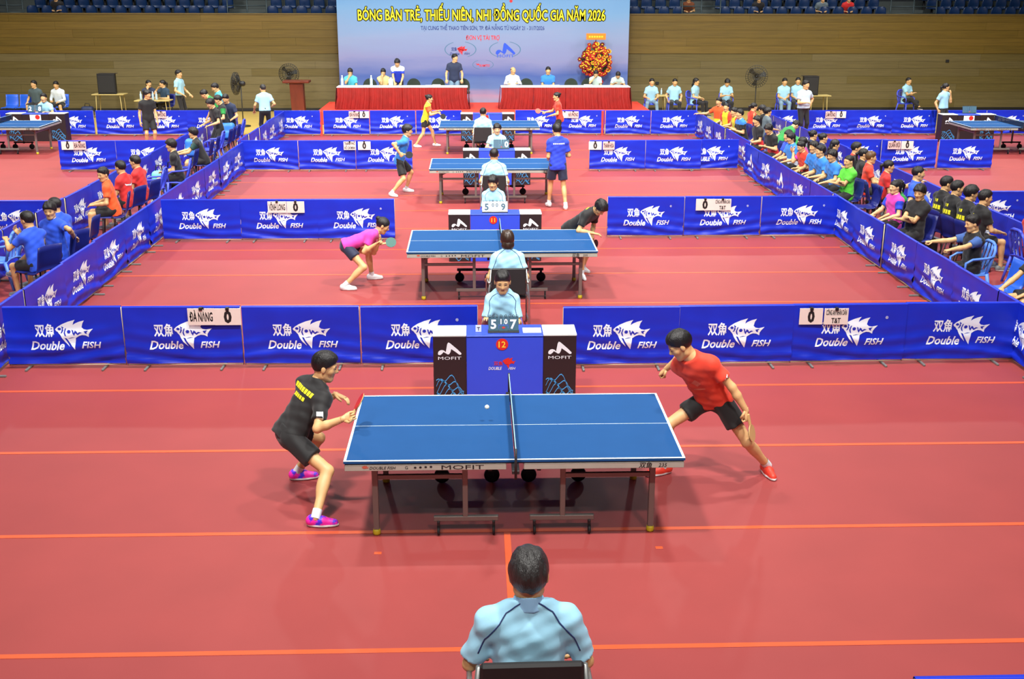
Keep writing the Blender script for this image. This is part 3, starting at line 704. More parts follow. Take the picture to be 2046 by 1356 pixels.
# official tables with pleated red skirts
SKIRT = mat('skirt_satin', (150, 27, 22), .55, noise=.15, scale=5); CLOTHW = mat('table_cloth_white', (222, 226, 236), .7)
def stage_table(x0, x1, label):
    t = thing('skirted_table', label, 'table', ((x0+x1)/2, 30.25, SZ)); hw = (x1-x0)/2
    MB().cb(-hw-.02, hw+.02, -.33, .33, .715, .745, .006).obj('tabletop', CLOTHW, t)
    n = int(hw*2*16); 
    for s_ in range(4):
        mb = MB(); a0 = -hw+s_*hw/2; a1 = a0+hw/2; k = 84
        for i in range(k+1):
            u = a0+(a1-a0)*i/k; d = .03*math.sin(i*math.pi*.5*1.13+s_)+.014*math.sin(i*.61+s_*2)
            for z, e in ((.715, .15), (.4, .8), (.01, 1.35)): mb.v.append((u*(1+.03*e*(z < .1)), -.335-d*e-.03*e, z))
        for i in range(k):
            for j in range(2): mb.f.append((i*3+j, i*3+j+1, i*3+j+4, i*3+j+3)); mb.m.append(0)
        mb.obj('skirt_panel', SKIRT, t, True)
    for sgn in (-1, 1):
        mb = MB(); k = 20
        for i in range(k+1):
            v = -.33+.66*i/k; d = .012*math.sin(i*1.9)
            for z, e in ((.715, .2), (.01, 1.4)): mb.v.append((sgn*(hw+.02+d*e+.05*e), v, z))
        for i in range(k): mb.f.append((i*2, i*2+1, i*2+3, i*2+2)); mb.m.append(0)
        mb.obj('skirt_panel', SKIRT, t, True)
    return t
stage_table(-4.93, -.56, 'long white-topped table with pleated red skirt on the left of the stage')
stage_table(.6, 4.95, 'long white-topped table with pleated red skirt below the flower stand')
PAPER = mat('paper', (232, 234, 238), .8)
for i, (px, py) in enumerate([(830, 171), (858, 169), (872, 168), (1080, 163), (1110, 168), (1175, 167), (905, 172), (735, 171)]):
    p = aty(px, py, 30.2+.1*(i % 3)); tag(MB().cb(-.14, .14, -.1, .1, 0, .012+.01*(i % 3), .002).obj('paper_stack', PAPER, loc=(p.x, p.y, SZ+.7455)), 'white papers on the stage table %s' % ['before the leaning man', 'left of the standing man in navy', 'close to the standing man in navy', 'left of the man in blue shirt', 'right of the man in blue shirt', 'left of the girl under the flowers', 'in front of the standing man in navy', 'near the left water bottle'][i], 'papers')
BOT = mat('bottle_plastic', (200, 226, 238), .2, alpha=.75); CAP = mat('bottle_cap', (230, 236, 240), .5)
def bottle(p, label, grp=None, s=1):
    t = thing('water_bottle', label, 'bottle', p, 0, grp)
    MB().lathe([(.001, 0), (.032*s, .003), (.033*s, .06), (.03*s, .1), (.033*s, .15*s), (.013*s, .2*s), (.013*s, .215*s)], 10).obj('bottle_body', BOT, t, True)
    MB().lathe([(.015*s, .21*s), (.015*s, .235*s)], 10).obj('cap', CAP, t)
for i, (px, l) in enumerate([(684, 'at the left end of the left stage table'), (742, 'beside the empty chair on the left stage table')]):
    p = aty(px, 168, 30.3); bottle((p.x, p.y, SZ+.745), 'clear water bottle %s' % l, s=1.5)
p = aty(780, 165, 30.15)
t = thing('water_jug', 'pale blue water carton beside the leaning man on the stage table', 'carton', (p.x+.02, p.y, SZ+.745)); MB().cb(-.075, .075, -.06, .06, 0, .25, .02).obj('carton_body', mat('carton_blue', (180, 220, 240), .4), t); MB().lathe([(.03, .25), (.03, .29)], 10).obj('cap', CAP, t)
GRN = mat('chair_green', (44, 58, 46), .7, noise=.1)
def stage_chair():
    t = thing('stage_chair', 'x', 'chair'); mb = MB(); n = 14
    out = [(.24*math.cos(math.pi*i/n), .62+.30*math.sin(math.pi*i/n)**.8) for i in range(n+1)]+[(-.22, .5), (.22, .5)]
    v, f = tri(out); mb.add([(x, .24+.05*x*x*4, z) for x, z in v], f); mb.add([(x, .285+.05*x*x*4, z) for x, z in v], [q[::-1] for q in f]); k = len(v)
    mb.add([mb.v[i] for i in range(k)]+[mb.v[k+i] for i in range(k)], [(i, (i+1) % k, k+(i+1) % k, k+i) for i in range(k)])
    mb.obj('backrest', GRN, t); MB().cb(-.24, .24, -.22, .24, .43, .49, .02).obj('seat', GRN, t)
    for x in (-.2, .2):
        for y in (-.18, .22): MB().tube([(x, y, 0), (x, y, .44)], .014, 6).obj('leg', DARKM, t, True)
    MB().tube([(-.2, .22, .4), (-.2, .28, .6)], .014, 6).obj('back_post', DARKM, t, True); MB().tube([(.2, .22, .4), (.2, .28, .6)], .014, 6).obj('back_post', DARKM, t, True)
    return t
sc0 = stage_chair(); fst = True
for px, d_ in [(738, 'left of the seated person in yellow'), (826, 'right of the leaning man in blue and white'), (875, 'left of the standing man in navy'), (925, 'right of the standing man in navy'), (1052, 'beside the bald man in white'), (1142, 'right of the man in a blue shirt'), (1176, 'under the flower stand')]:
    p = aty(px, 165, 31.1); l = 'dark green round-backed chair on the stage, %s' % d_
    if fst: sc0.location = (p.x, 31.05, SZ); tag(sc0, l, 'chair', 'stage chairs'); fst = False
    else: clone(sc0, (p.x, 31.05, SZ), 0, l, 'stage chairs')
# flower stand
fs = thing('flower_stand', 'tall congratulation flower stand in red and yellow with orange card', 'flowers', (3.95, 31.75, SZ)); fs.scale = (1.14, 1.1, 1.08)
FR = mat('flower_red', (190, 30, 26), .6, noise=.2, scale=20); FY = mat('flower_yellow', (244, 200, 40), .6, noise=.1, scale=20); FD = mat('flower_dark', (120, 20, 22), .6, noise=.2); LEAF = mat('leaf_green', (44, 74, 34), .6)
for sx_ in (-1, 1): MB().tube([(sx_*.28, .1, 0), (0, 0, 1.2)], .018, 6).obj('stand_leg', mat('stand_wood', (120, 40, 30), .6), fs, True)
MB().tube([(0, -.25, 0), (0, 0, 1.2)], .018, 6).obj('stand_leg', MATS['stand_wood'], fs, True)
MB().sph((0, 0, 1.42), (.44, .17, .5), 12).obj('foliage', LEAF, fs, True)
def flower(r, cm):
    mb = MB(); n = 7
    for i in range(n):
        g = 2*math.pi*i/n; c_, s_ = math.cos(g), math.sin(g); c2, s2 = math.cos(g+.45), math.sin(g+.45); c3, s3 = math.cos(g-.45), math.sin(g-.45)
        mb.add([(0, 0, 0), (r*.7*c3, -.035, r*.7*s3), (r*c_, -.02, r*s_), (r*.7*c2, -.035, r*.7*s2)], [(0, 1, 2, 3)])
    mb.sph((0, -.03, 0), r*.28, 6, 1); me = mb.mesh('flower'); me.materials.append(cm); me.materials.append(FD if cm is FY else FY); me.polygons.foreach_set('material_index', mb.m); return me
fm = [flower(.085, FR), flower(.075, FY), flower(.09, FD), flower(.07, FR)]
for i in range(120):
    a_ = random.uniform(-math.pi, math.pi); q = random.random()**.5; x = .50*q*math.cos(a_); z = 1.42+.54*q*math.sin(a_); y = -.2*math.sqrt(max(0, 1-q*q*.95))-.03
    o = bpy.data.objects.new('flower', random.choice(fm)); C.objects.link(o); o.parent = fs; o.location = (x, y, z); o.rotation_euler = (z*.6-.8, random.random()*6, x*1.2)
for i in range(14):
    a_ = random.uniform(0, 6.28); o = bpy.data.objects.new('flower', random.choice(fm)); C.objects.link(o); o.parent = fs; o.location = (.22*math.cos(a_), -.16, .55+.26*math.sin(a_)); o.rotation_euler = (random.random(), random.random()*6, 0)
ORG = mat('card_orange', (240, 130, 30), .5); MB().cb(-.3, .3, -.03, -.01, 2.04, 2.24, .004).obj('card', ORG, fs)
MB().tube([(0, 0, 1.8), (0, -.01, 2.1)], .012, 6).obj('card_post', DARKM, fs)
for k in range(6): MB().bx(-.22+.076*k, -.17+.076*k, -.034, -.032, 2.11, 2.16).obj('card_mark', YEL, fs)
# ------------------------------------------------------------------ table tennis tables
TBLUE = mat('table_blue', (30, 76, 130), .65, noise=.03, scale=4, bump=.03, bscale=300, spec=.12)
TLINE = mat('table_line', (226, 240, 246), .5); APRON = mat('table_apron', (176, 180, 168), .42, noise=.05, metal=.25)
TLEG = mat('table_leg', (128, 122, 116), .45, metal=.35); WHEEL = mat('rubber_wheel', (22, 22, 24), .7); FOOTY = mat('foot_yellow', (214, 196, 40), .45)
NETM = mat('net_mesh', (20, 34, 66), .8, alpha=.72); UND = mat('table_underside', (40, 34, 34), .8)
def make_table():
    t = thing('table_tennis_table', 'x', 'table'); h = 1.37; w_ = .7625
    for s_ in (-1, 1):
        X = lambda a, b_: (min(s_*a, s_*b_), max(s_*a, s_*b_))
        x0, x1 = X(.004, h); tp = MB().cb(x0, x1, -w_, w_, .738, .76, .0015).obj('tabletop', TBLUE, t)
        for (a0, a1), (y0, y1) in ((X(.004, h), (-w_, -w_+.02)), (X(.004, h), (w_-.02, w_)), (X(h-.02, h), (-w_+.02, w_-.02)), (X(.004, h-.02), (-.0025, .0025))):
            MB().bx(a0, a1, y0, y1, .7595, .7608).obj('edge_line', TLINE, tp)
        ap = MB(); x0, x1 = X(.07, h-.006)
        for y in (-w_+.006, w_-.03): ap.cb(x0, x1, y, y+.024, .672, .726, .004)
        xe = X(h-.03, h-.006); ap.cb(xe[0], xe[1], -w_+.03, w_-.03, .672, .726, .004); xe = X(.07, .094); ap.cb(xe[0], xe[1], -w_+.03, w_-.03, .672, .726, .004)
        ao = ap.obj('apron', APRON, t)
        x0, x1 = X(.01, h-.01); MB().bx(x0, x1, -w_+.01, w_-.01, .726, .738).obj('underside', UND, t)
        mb = MB(); fn = lambda x, z: (x, -w_+.0045, .699+z)
        if s_ < 0:
            put_text(mb, 'DOUBLE FISH', lambda x, z: fn(x-1.06, z-.012), .024, .01, .25, width=.21); put_text(mb, 'MOFIT', lambda x, z: fn(x-.42, z-.018), .036, .0, width=.34)
            for k in range(4): MB().poly([(-.80+.042*k+.011*math.cos(g*.785), .002*k+.009*math.sin(g*.785)) for g in range(8)], fn).obj('apron_mark', BLACKP, ao)
            put_text(mb, 'G', lambda x, z: fn(x-.87, z-.012), .026, .0)
            mb.obj('apron_lettering', BLACKP, ao)
            mb = MB(); mb.poly([(p[0]*.13-1.215, p[1]*.13) for p in FISH_BODY], fn); mb.obj('apron_emblem', mat('apron_red', (190, 90, 70), .5), ao)
        else:
            put_text(mb, '双鱼', lambda x, z: fn(x+1.05, z-.018), .038, .012, .2); put_text(mb, '235', lambda x, z: fn(x+1.19, z-.016), .032, .006, .2); mb.obj('apron_lettering', BLACKP, ao)
        for y in (-.525, .525):
            lx = s_*1.147
            MB().cb(lx-.024, lx+.024, y-.024, y+.024, .05, .675, .004).obj('leg', TLEG, t)
            f = MB().lathe([(.03, 0), (.033, .012), (.033, .03), (.028, .05)], 14, (lx, y, 0)).obj('foot', FOOTY, t, True)
            a0, a1 = X(.385, 1.15); MB().cb(a0, a1, y-.014, y+.014, .50, .54, .004).obj('stretcher', TLEG, t)
            ux = s_*.405; MB().cb(ux-.022, ux+.022, y-.018, y+.018, .15, .675, .004).obj('upright', TLEG, t)
            MB().tube([(s_*1.13, y, .6), (s_*.95, y, .672)], .012, 6).obj('brace', TLEG, t, True)
            b0, b1 = X(.13, .67)
            if y < 0:
                MB().cb(b0, b1, y-.02, y+.02, .115, .16, .005).obj('wheel_bar', TLEG, t)
                for wx in (.17, .63):
                    q = thing('x', None, None) if False else None
                    c_ = MB().cb(s_*wx-.012, s_*wx+.012, y-.035, y+.01, .06, .12, .004).obj('caster_fork', DARKM, t)
                    MB().lathe([(.012, -.011), (.036, -.011), (.04, -.006), (.04, .006), (.036, .011), (.012, .011)], 14).xf(Matrix.Translation((s_*wx, y-.03, .042)) @ Matrix.Rotation(R(90), 4, 'Y')).obj('wheel', WHEEL, c_, True)
            else:
                MB().cb(b0, b1, y-.02, y+.02, .165, .205, .005).obj('wheel_bar', DARKM, t)
                for wx in (.17, .63):
                    MB().cb(s_*wx-.018, s_*wx+.018, y-.02, y+.02, .09, .17, .004).obj('caster_fork', DARKM, t)
                    MB().lathe([(.02, -.02), (.065, -.02), (.072, -.012), (.072, .012), (.065, .02), (.02, .02)], 16).xf(Matrix.Translation((s_*wx, y-.035, .0725)) @ Matrix.Rotation(R(90), 4, 'X')).obj('wheel', WHEEL, t, True)
        ux = s_*.405; MB().cb(ux-.015, ux+.015, -.5, .5, .60, .635, .004).obj('crossbar', TLEG, t)
        lx = s_*1.147; MB().cb(lx-.015, lx+.015, -.5, .5, .56, .60, .004).obj('crossbar', TLEG, t)
        for y in (-.6, .6): MB().cb(s_*.2-.016, s_*.2+.016, y-.02, y+.02, .60, .675, .003).obj('lock_block', DARKM, t)
    L = .915
    n_ = MB()
    n_.bx(-.002, .002, -L, L, .765, .895); nt_ = n_.obj('net', NETM, t)
    MB().cb(-.004, .004, -L, L, .899, .9125, .0015).obj('net_tape', mat('net_tape', (150, 186, 200), .6), nt_)
    for y in (-L, L):
        MB().tube([(0, y, .66), (0, y, .915)], .011, 8).obj('net_post', DARKM, t, True)
        sg = 1 if y > 0 else -1; MB().cb(-.03, .03, min(y, sg*.72), max(y, sg*.72), .735 if 0 else .70, .73, .003).obj('net_clamp', DARKM, t)
    return t
tt = make_table()
TABS = [((0, 0, 0), 0, 'blue table tennis table with ball in play, nearest the camera'), ((.075, 7.459, 0), .0023, 'blue table tennis table between the crouching pink player and the serving player'),
        ((.109, 15.15, 0), 0, 'blue table tennis table in front of the standing player in royal blue'), ((.0855, 22.53, 0), 0, 'farthest blue table tennis table in the middle, before the stage'),
        ((-13.34, 22.72, 0), 0, 'blue table tennis table cut off by the left picture edge'), ((14.52, 22.28, 0), 0, 'blue table tennis table cut off by the right picture edge')]
for i, (l, rz, lab) in enumerate(TABS):
    if i == 0: tt.location = l; tt['label'] = lab; tt['group'] = 'table tennis tables'
    else: clone(tt, l, rz, lab)

# ------------------------------------------------------------------ barrier panels
BW, BH = 1.385, .75
def wave(k):
    ph = [random.uniform(0, 6.28) for _ in range(6)]; a_ = random.uniform(-1, 1); am = 1.25+.9*random.random()
    def fn(u, v):     # u -0.5..0.5, v 0..1
        low = (1-v)**2.2
        return am*(.017*low*math.sin(26*v+3.2*math.sin(3*u+ph[0])+ph[1])+.008*math.sin(7*(v+a_*u)+ph[2])*(1-abs(2*u)**3)*(1-v*.6)+.005*math.sin(15*u+4*v+ph[3])*(1-v*.8)+.003*math.sin(31*u-14*v+ph[4])*low)
    return fn
WAVES = [wave(k) for k in range(5)]
def cover_mesh(fn):
    mb = MB(); nu, nv = 36, 22
    for j in range(nv+1):
        for i in range(nu+1):
            u, v = i/nu-.5, j/nv; z = .055+v*(BH-.055); d = fn(u, v)*(1 if 0 < v < 1 else .3)
            mb.v.append((u*BW, -.022-d, z))
    for j in range(nv):
        for i in range(nu):
            a_ = j*(nu+1)+i; mb.f.append((a_, a_+1, a_+nu+2, a_+nu+1)); mb.m.append(0)
    st = len(mb.v)     # top roll-over and back sheet
    for (y, z) in ((-.022, BH), (-.012, BH+.012), (.012, BH+.012), (.022, BH), (.022, .4), (.022, .055)):
        for i in range(nu+1): mb.v.append(((i/nu-.5)*BW, y, z))
    for j in range(5):
        for i in range(nu): a_ = st+j*(nu+1)+i; mb.f.append((a_, a_+1, a_+nu+2, a_+nu+1)); mb.m.append(0)
    return mb
def print_mesh(fn, kind):
    if kind == 'm':
        v, f = tri([(p[0]*1.15, p[1]*1.15+.06) for p in MOFIT_M]); v = list(v); f = list(f); m_ = [0]*len(f)
        v2, f2 = text2d('MOFIT', .07, 0); k = .46/(max(p[0] for p in v2)*2); o = len(v); v += [(p[0]*k, p[1]-.2) for p in v2]; f += [tuple(i+o for i in q) for q in f2]; m_ += [0]*len(f2)
    else: v, f, m_ = emblem(1.0, (-.02, .03), old=(kind == 'o'), reg=(kind != 'n'))
    zs = BH/2+.01-.055; v = [(p[0], p[1]+zs) for p in v]; v, f, m_ = cut_grid(v, f, BW/36, (BH-.055)/22, m_); v = [(p[0], p[1]-zs) for p in v]
    mb = MB(); pts = []
    vm = {}
    for p in v:
        u, t_ = p[0]/BW, (p[1]+BH/2+.01-.055)/(BH-.055); pts.append((p[0], -.022-fn(u, t_)-.005, .055+t_*(BH-.055)))
    lift = [(p[0], p[1]-.0015, p[2]) for p in pts]; n = len(pts)
    mb.v = pts+lift; mb.f = [f[i] if m_[i] == 0 else tuple(k+n for k in f[i]) for i in range(len(f))]; mb.m = m_
    return mb
FOOTM = mat('barrier_foot', (120, 122, 118), .5, metal=.3); FRM = mat('barrier_frame', (196, 178, 150), .5, metal=.2)
PROTO = {}
def barrier_proto(k, kind):
    if (k, kind) in PROTO: return clone(PROTO[(k, kind)])
    t = thing('barrier_panel', 'x', 'barrier'); cv = cover_mesh(WAVES[k]).obj('cover', FABBLUE, t, True)
    print_mesh(WAVES[k], kind).obj('fish_print' if kind != 'm' else 'letter_print', [FABPRINT, FABINK], cv, True)
    fr = MB(); 
    for x in (-BW/2+.004, BW/2-.004): fr.tube([(x, 0, .03), (x, 0, BH)], .009, 6)
    fr.tube([(-BW/2, 0, .035), (BW/2, 0, .035)], .009, 6); fr.obj('frame', FRM, t, True)
    for x in (-.45, .45): MB().cb(x-.014, x+.014, -.16, .16, 0, .026, .005).obj('foot', FOOTM, t)
    PROTO[(k, kind)] = t; return t
def barrier(x, y, rz, label, k=None, kind='f'):
    o = barrier_proto(random.randrange(5) if k is None else k, kind); o.location = (x, y, 0); o.rotation_euler = (0, 0, rz); tag(o, label, 'barrier', 'blue barrier panels'); return o
NTH = ['first', 'second', 'third', 'fourth', 'fifth', 'sixth', 'seventh', 'eighth', 'ninth', 'tenth']
def row(x0, n, y, what, step=1.4, dy=0, kinds=None, from_right=False, ks=None):
    for i in range(n):
        x = x0+step*(i+.5); q = NTH[n-1-i] if from_right else NTH[i]
        barrier(x, y+dy*i, R(random.uniform(-1.2, 1.2)), 'blue fish-logo barrier, %s from the %s, %s' % (q, 'right' if from_right else 'left', what), kind=(kinds or 'f'*n)[i], k=None if ks is None else ks[i])
row(-5.9, 4, 3.93, 'left half of the nearest row', dy=-.025, kinds='nnnf', step=1.405)
row(.73, 4, 3.76, 'right half of the nearest row', dy=.03, kinds='nnfn', step=1.38)
row(-5.87, 3, 10.97, 'left half of second row', step=1.37, kinds='nnf'); row(2.08, 3, 11.1, 'right half of second row', step=1.4)
row(-6.05, 3, 19.05, 'left half of third row', kinds='nnn'); row(2.52, 2, 18.97, 'right half of third row', kinds='nn', step=1.395); barrier(5.56, 19.06, 0, 'blue barrier with capital lettering tucked behind its neighbour, third row right', kind='o')
row(-6.36, 1, 26.06, 'far row left of the red gap post', step=1.3); row(-4.93, 3, 26.06, 'far row left of the last table', step=1.41)
row(.95, 2, 26.1, 'far row behind the player in red', step=1.36); row(3.7, 2, 26.0, 'far row right of the red gap post', step=1.4)
row(-10.5, 2, 19.12, 'third row of the left court', step=1.39, kinds='nn')
row(-13.25, 1, 26.15, 'far row beside the left scoring desk', step=1.36); row(-11.8, 3, 26.15, 'far row behind the black-shirted player', step=1.365); row(-16.1, 2, 26.2, 'far row at the left edge')
row(9.8, 2, 18.97, 'third row of the right court', step=1.44, kinds='nn'); row(8.58, 1, 19.05, 'third row behind the red shirts')
row(9.85, 3, 25.95, 'far row of the right court', step=1.37); row(14.1, 4, 25.9, 'far row at the right edge'); row(8.56, 1, 26.02, 'far row behind the standing official')
row(-10.6, 2, 10.95, 'second row cut by left edge', step=1.42); row(8.65, 2, 11.55, 'second row cut by right edge')
def line(x, rz, ys, what, kinds={}):
    for i, y in enumerate(ys):
        barrier(x+random.uniform(-.02, .02), y+.7, rz+R(random.uniform(-1.5, 1.5)), 'blue barrier, %s from the camera, %s' % (NTH[i] if i < 10 else 'number %s' % ['eleven', 'twelve', 'thirteen', 'fourteen', 'fifteen', 'sixteen', 'seventeen', 'eighteen'][i-10], what), kind=kinds.get(i, 'n'))
line(-5.95, R(90), [1.93+1.4*i for i in range(12)], 'left side line of the middle courts')
line(-6.1, R(90), [18.9+1.4*i for i in range(5)], 'far part of the left side line')
line(6.27, R(-90), [1.57+1.4*i for i in range(12)], 'right side line of the middle courts', {8: 'f', 9: 'm', 11: 'm'})
line(6.42, R(-90), [18.55+1.4*i for i in range(5)], 'far part of right side line')
line(-7.66, R(90), [7.0+1.4*i for i in range(14)], 'outer line of the left aisle')
line(8.52, R(-90), [7.7+1.4*i for i in range(13)], 'outer line of the right aisle')
barrier(2.78, -3.82, 0, 'blue barrier panel cut off by the bottom right corner', kind='n')
POSTR = mat('gap_post', (214, 60, 50), .5)
for x, d_ in ((-5.0, 'left of the far table'), (3.62, 'right of the player in red')):
    tag(MB().cb(x-.035, x+.035, 26.05, 26.10, 0, .74, .005).obj('gap_post', POSTR), 'narrow red post between far barriers, %s' % d_, 'post')
# player name cards clipped to the barriers
CARDM = mat('card_white', (226, 214, 206), .75, noise=.04)
CARDP = mat('card_pinkish', (226, 190, 184), .75)
def card(px, py, y, w_, h_, lines, label, m=None, hs=None, clip=True, sx=.86):
    p = aty(px, py, y); t = thing('name_card', label, 'card', (p.x, y-.062, p.z-h_))
    MB().cb(-w_/2, w_/2, -.004, .004, 0, h_, .001).obj('sheet', m or CARDM, t)
    n = len(lines); mb = MB()
    for i, s_ in enumerate(lines):
        ch = hs[i] if hs else h_*(.52 if n == 1 else .62)/n; base = h_*(1-(i+.5)/n)-ch/2
        put_text(mb, s_, lambda x, z, b_=base: (x, -.0055, b_+z), ch, .03 if len(s_) > 1 else .05, width=w_*sx*(1 if len(s_) > 3 else .45) if len(s_) > 1 else w_*.30)
    if lines: mb.obj('lettering', BLACKP, t)
    if clip:
        MB().cb(-.02, .02, -.02, .03, h_-.025, h_+.012, .003).obj('binder_clip', BLACK, t)
    return t
def cardpair(px1, px2, py, y, names, zero_first, wname, wzero, h_, who, m=None):
    a_ = 'card reading %s on the %s' % (names[-1] if len(names) > 1 else names[0], who); z = 'white zero score card on the %s' % who
    if zero_first: card(px1, py, y, wzero, h_, ['0'], z, hs=[h_*.66]); card(px2, py, y, wname, h_, names, a_, m=m)
    else: card(px1, py, y, wname, h_, names, a_, m=m); card(px2, py, y, wzero, h_, ['0'], z, hs=[h_*.66])
cardpair(403, 456, 613, 3.9, ['ĐÀ NẴNG'], False, .315, .31, .205, 'nearest left barrier')
cardpair(1619, 1669, 613, 3.82, ['CÔNG AN NHÂN DÂN', 'T&T'], True, .29, .28, .20, 'nearest right barrier')
cardpair(554, 591, 401, 10.97, ['VĨNH LONG'], False, .33, .31, .205, 'second left barrier row')
cardpair(1408, 1443, 396, 11.1, ['CÔNG AN NHÂN DÂN', 'T&T'], True, .31, .33, .21, 'second right barrier row')
cardpair(699, 728, 282, 19.05, ['THÀNH PHỐ', 'HỒ CHÍ MINH'], False, .30, .31, .205, 'third left barrier row')
cardpair(1189, 1216, 282, 18.97, ['THANH HÓA'], True, .29, .32, .20, 'third right barrier row', CARDP)
cardpair(708, 727, 222, 26.06, ['ĐÀ NẴNG'], False, .33, .31, .2, 'far barrier left of the yellow player', CARDP)
card(1145, 222, 26.1, .34, .2, ['HẢI PHÒNG'], 'card reading HẢI PHÒNG behind the player in red', CARDP)
card(1128, 222, 26.12, .2, .2, [], 'blank white card behind the player in red')
cardpair(136, 160, 282, 19.12, ['ĐÀ NẴNG'], True, .30, .30, .2, 'left court barrier', CARDP)
cardpair(306, 322, 222, 26.15, ['LÂM ĐỒNG'], True, .31, .28, .2, 'far barrier behind the black-shirted player', CARDP)
cardpair(1786, 1812, 281, 18.97, ['QUÂN ĐỘI'], False, .33, .3, .2, 'right court third-row barrier', CARDP)
cardpair(1659, 1680, 222, 25.95, ['LÂM ĐỒNG'], False, .32, .3, .2, 'far right barrier by the standing official', CARDP)

# ------------------------------------------------------------------ scoring desks
DBLUE = mat('desk_blue', (46, 74, 214), .5, noise=.03, scale=3); DBLK = mat('desk_black', (38, 26, 30), .5); DTOP = mat('desk_top', (206, 222, 222), .5); CYAN = mat('wave_cyan', (70, 160, 226), .5)
DISC = mat('disc_red', (206, 42, 34), .5); NUMY = mat('number_yellow', (246, 210, 60), .5)
def desk(x0, x1, yf, label, number=None, centre=DBLUE, white_patch=False, emblem_on=True, bw=.355):
    cx_ = (x0+x1)/2; t = thing('scoring_desk', label, 'desk', (cx_, yf, 0), 0, 'scoring desks'); hw = (x1-x0)/2; H_ = .80
    for s_ in (-1, 1):
        a_ = (-hw, -hw+bw) if s_ < 0 else (hw-bw, hw); mx = (a_[0]+a_[1])/2
        bxo = MB().cb(a_[0], a_[1], 0, .36, 0, H_-.012, .005).obj('side_box', DBLK, t); MB().cb(a_[0]-.003, a_[1]+.003, -.004, .364, H_-.012, H_+.008, .004).obj('box_lid', DTOP, bxo)
        mb = MB(); fn = lambda x, z, mx=mx: (mx+x, -.003, z)
        mb.poly([(p[0]*.53, p[1]*.53+.655) for p in MOFIT_M], fn); put_text(mb, 'MOFIT', lambda x, z: fn(x, z+.53), .034, 0, width=.25); mb.obj('letter_print', WHITE, bxo)
        mb = MB()
        for k in range(7):
            zz = .06+.03*k; pts = [(-bw*.42+bw*.84*i/14, zz+.05*math.sin(i*.75+k*1.3)+.015*k*math.sin(i*.3)) for i in range(15)]
            for (xa, za), (xb, zb) in zip(pts, pts[1:]): mb.add([fn(xa, za), fn(xb, zb), fn(xb, zb+.012), fn(xa, za+.012)], [(0, 1, 2, 3)])
        mb.obj('wave_print', CYAN, bxo)
    fp = MB().cb(-hw+bw+.004, hw-bw-.004, .0, .03, 0, H_-.012, .005).obj('front_panel', centre, t)
    MB().cb(-hw+bw+.004, hw-bw-.004, .0, .42, H_-.03, H_-.005, .005).obj('desk_top', DBLUE, t)
    fn = lambda x, z: (x, -.003, z)
    if white_patch: MB().bx(-.16, .16, -.004, -.001, .42, H_-.03).obj('white_sheet', WHITE, t)
    mb = MB(); dx = -.03 if not white_patch else .06
    mb.poly([(dx+.066*math.cos(g*math.pi/14), .70+.066*math.sin(g*math.pi/14)) for g in range(28)], lambda x, z: (x, -.0055, z)); dd = mb.obj('number_disc', DISC, fp)
    if number: mb = MB(); put_text(mb, number, lambda x, z: (dx+x, -.008, .70-.034+z), .068, .012); mb.obj('desk_number', NUMY, dd)
    if emblem_on:
        mb = MB(); put_text(mb, 'DOUBLE', lambda x, z: fn(x-.105, z+.41), .034, .012, .25, width=.145); put_text(mb, 'FISH', lambda x, z: fn(x+.075, z+.412), .028, .012, .25); mb.obj('letter_print', WHITE, fp)
        mb = MB(); mb.poly([(p[0]*.32+.0, p[1]*.36+.485) for p in FISH_BODY], fn); mb.poly([(p[0]*.32, p[1]*.36+.485) for p in FISH_FIN2], fn); put_text(mb, '双魚', lambda x, z: fn(x-.07, z+.465), .035, .012); mb.obj('fish_print', DISC, fp)
    return t
desk(-.77, .775, 2.50, 'blue scoring desk with black side boxes behind the nearest table', '12')
desk(-.75, .785, 9.30, 'blue scoring desk with black side boxes behind the second table', '11')
desk(-.58, .965, 16.92, 'blue scoring desk with black side boxes behind the third table', None, emblem_on=False)
desk(-.72, .86, 24.7, 'blue scoring desk with black side boxes at the farthest table', None, emblem_on=False)
desk(-14.0, -12.3, 24.88, 'black scoring desk with white sheet on the left court', None, DBLK, True, False, .46)
desk(13.45, 15.05, 24.25, 'black scoring desk with white sheet on the right court', None, DBLK, True, False, .46)
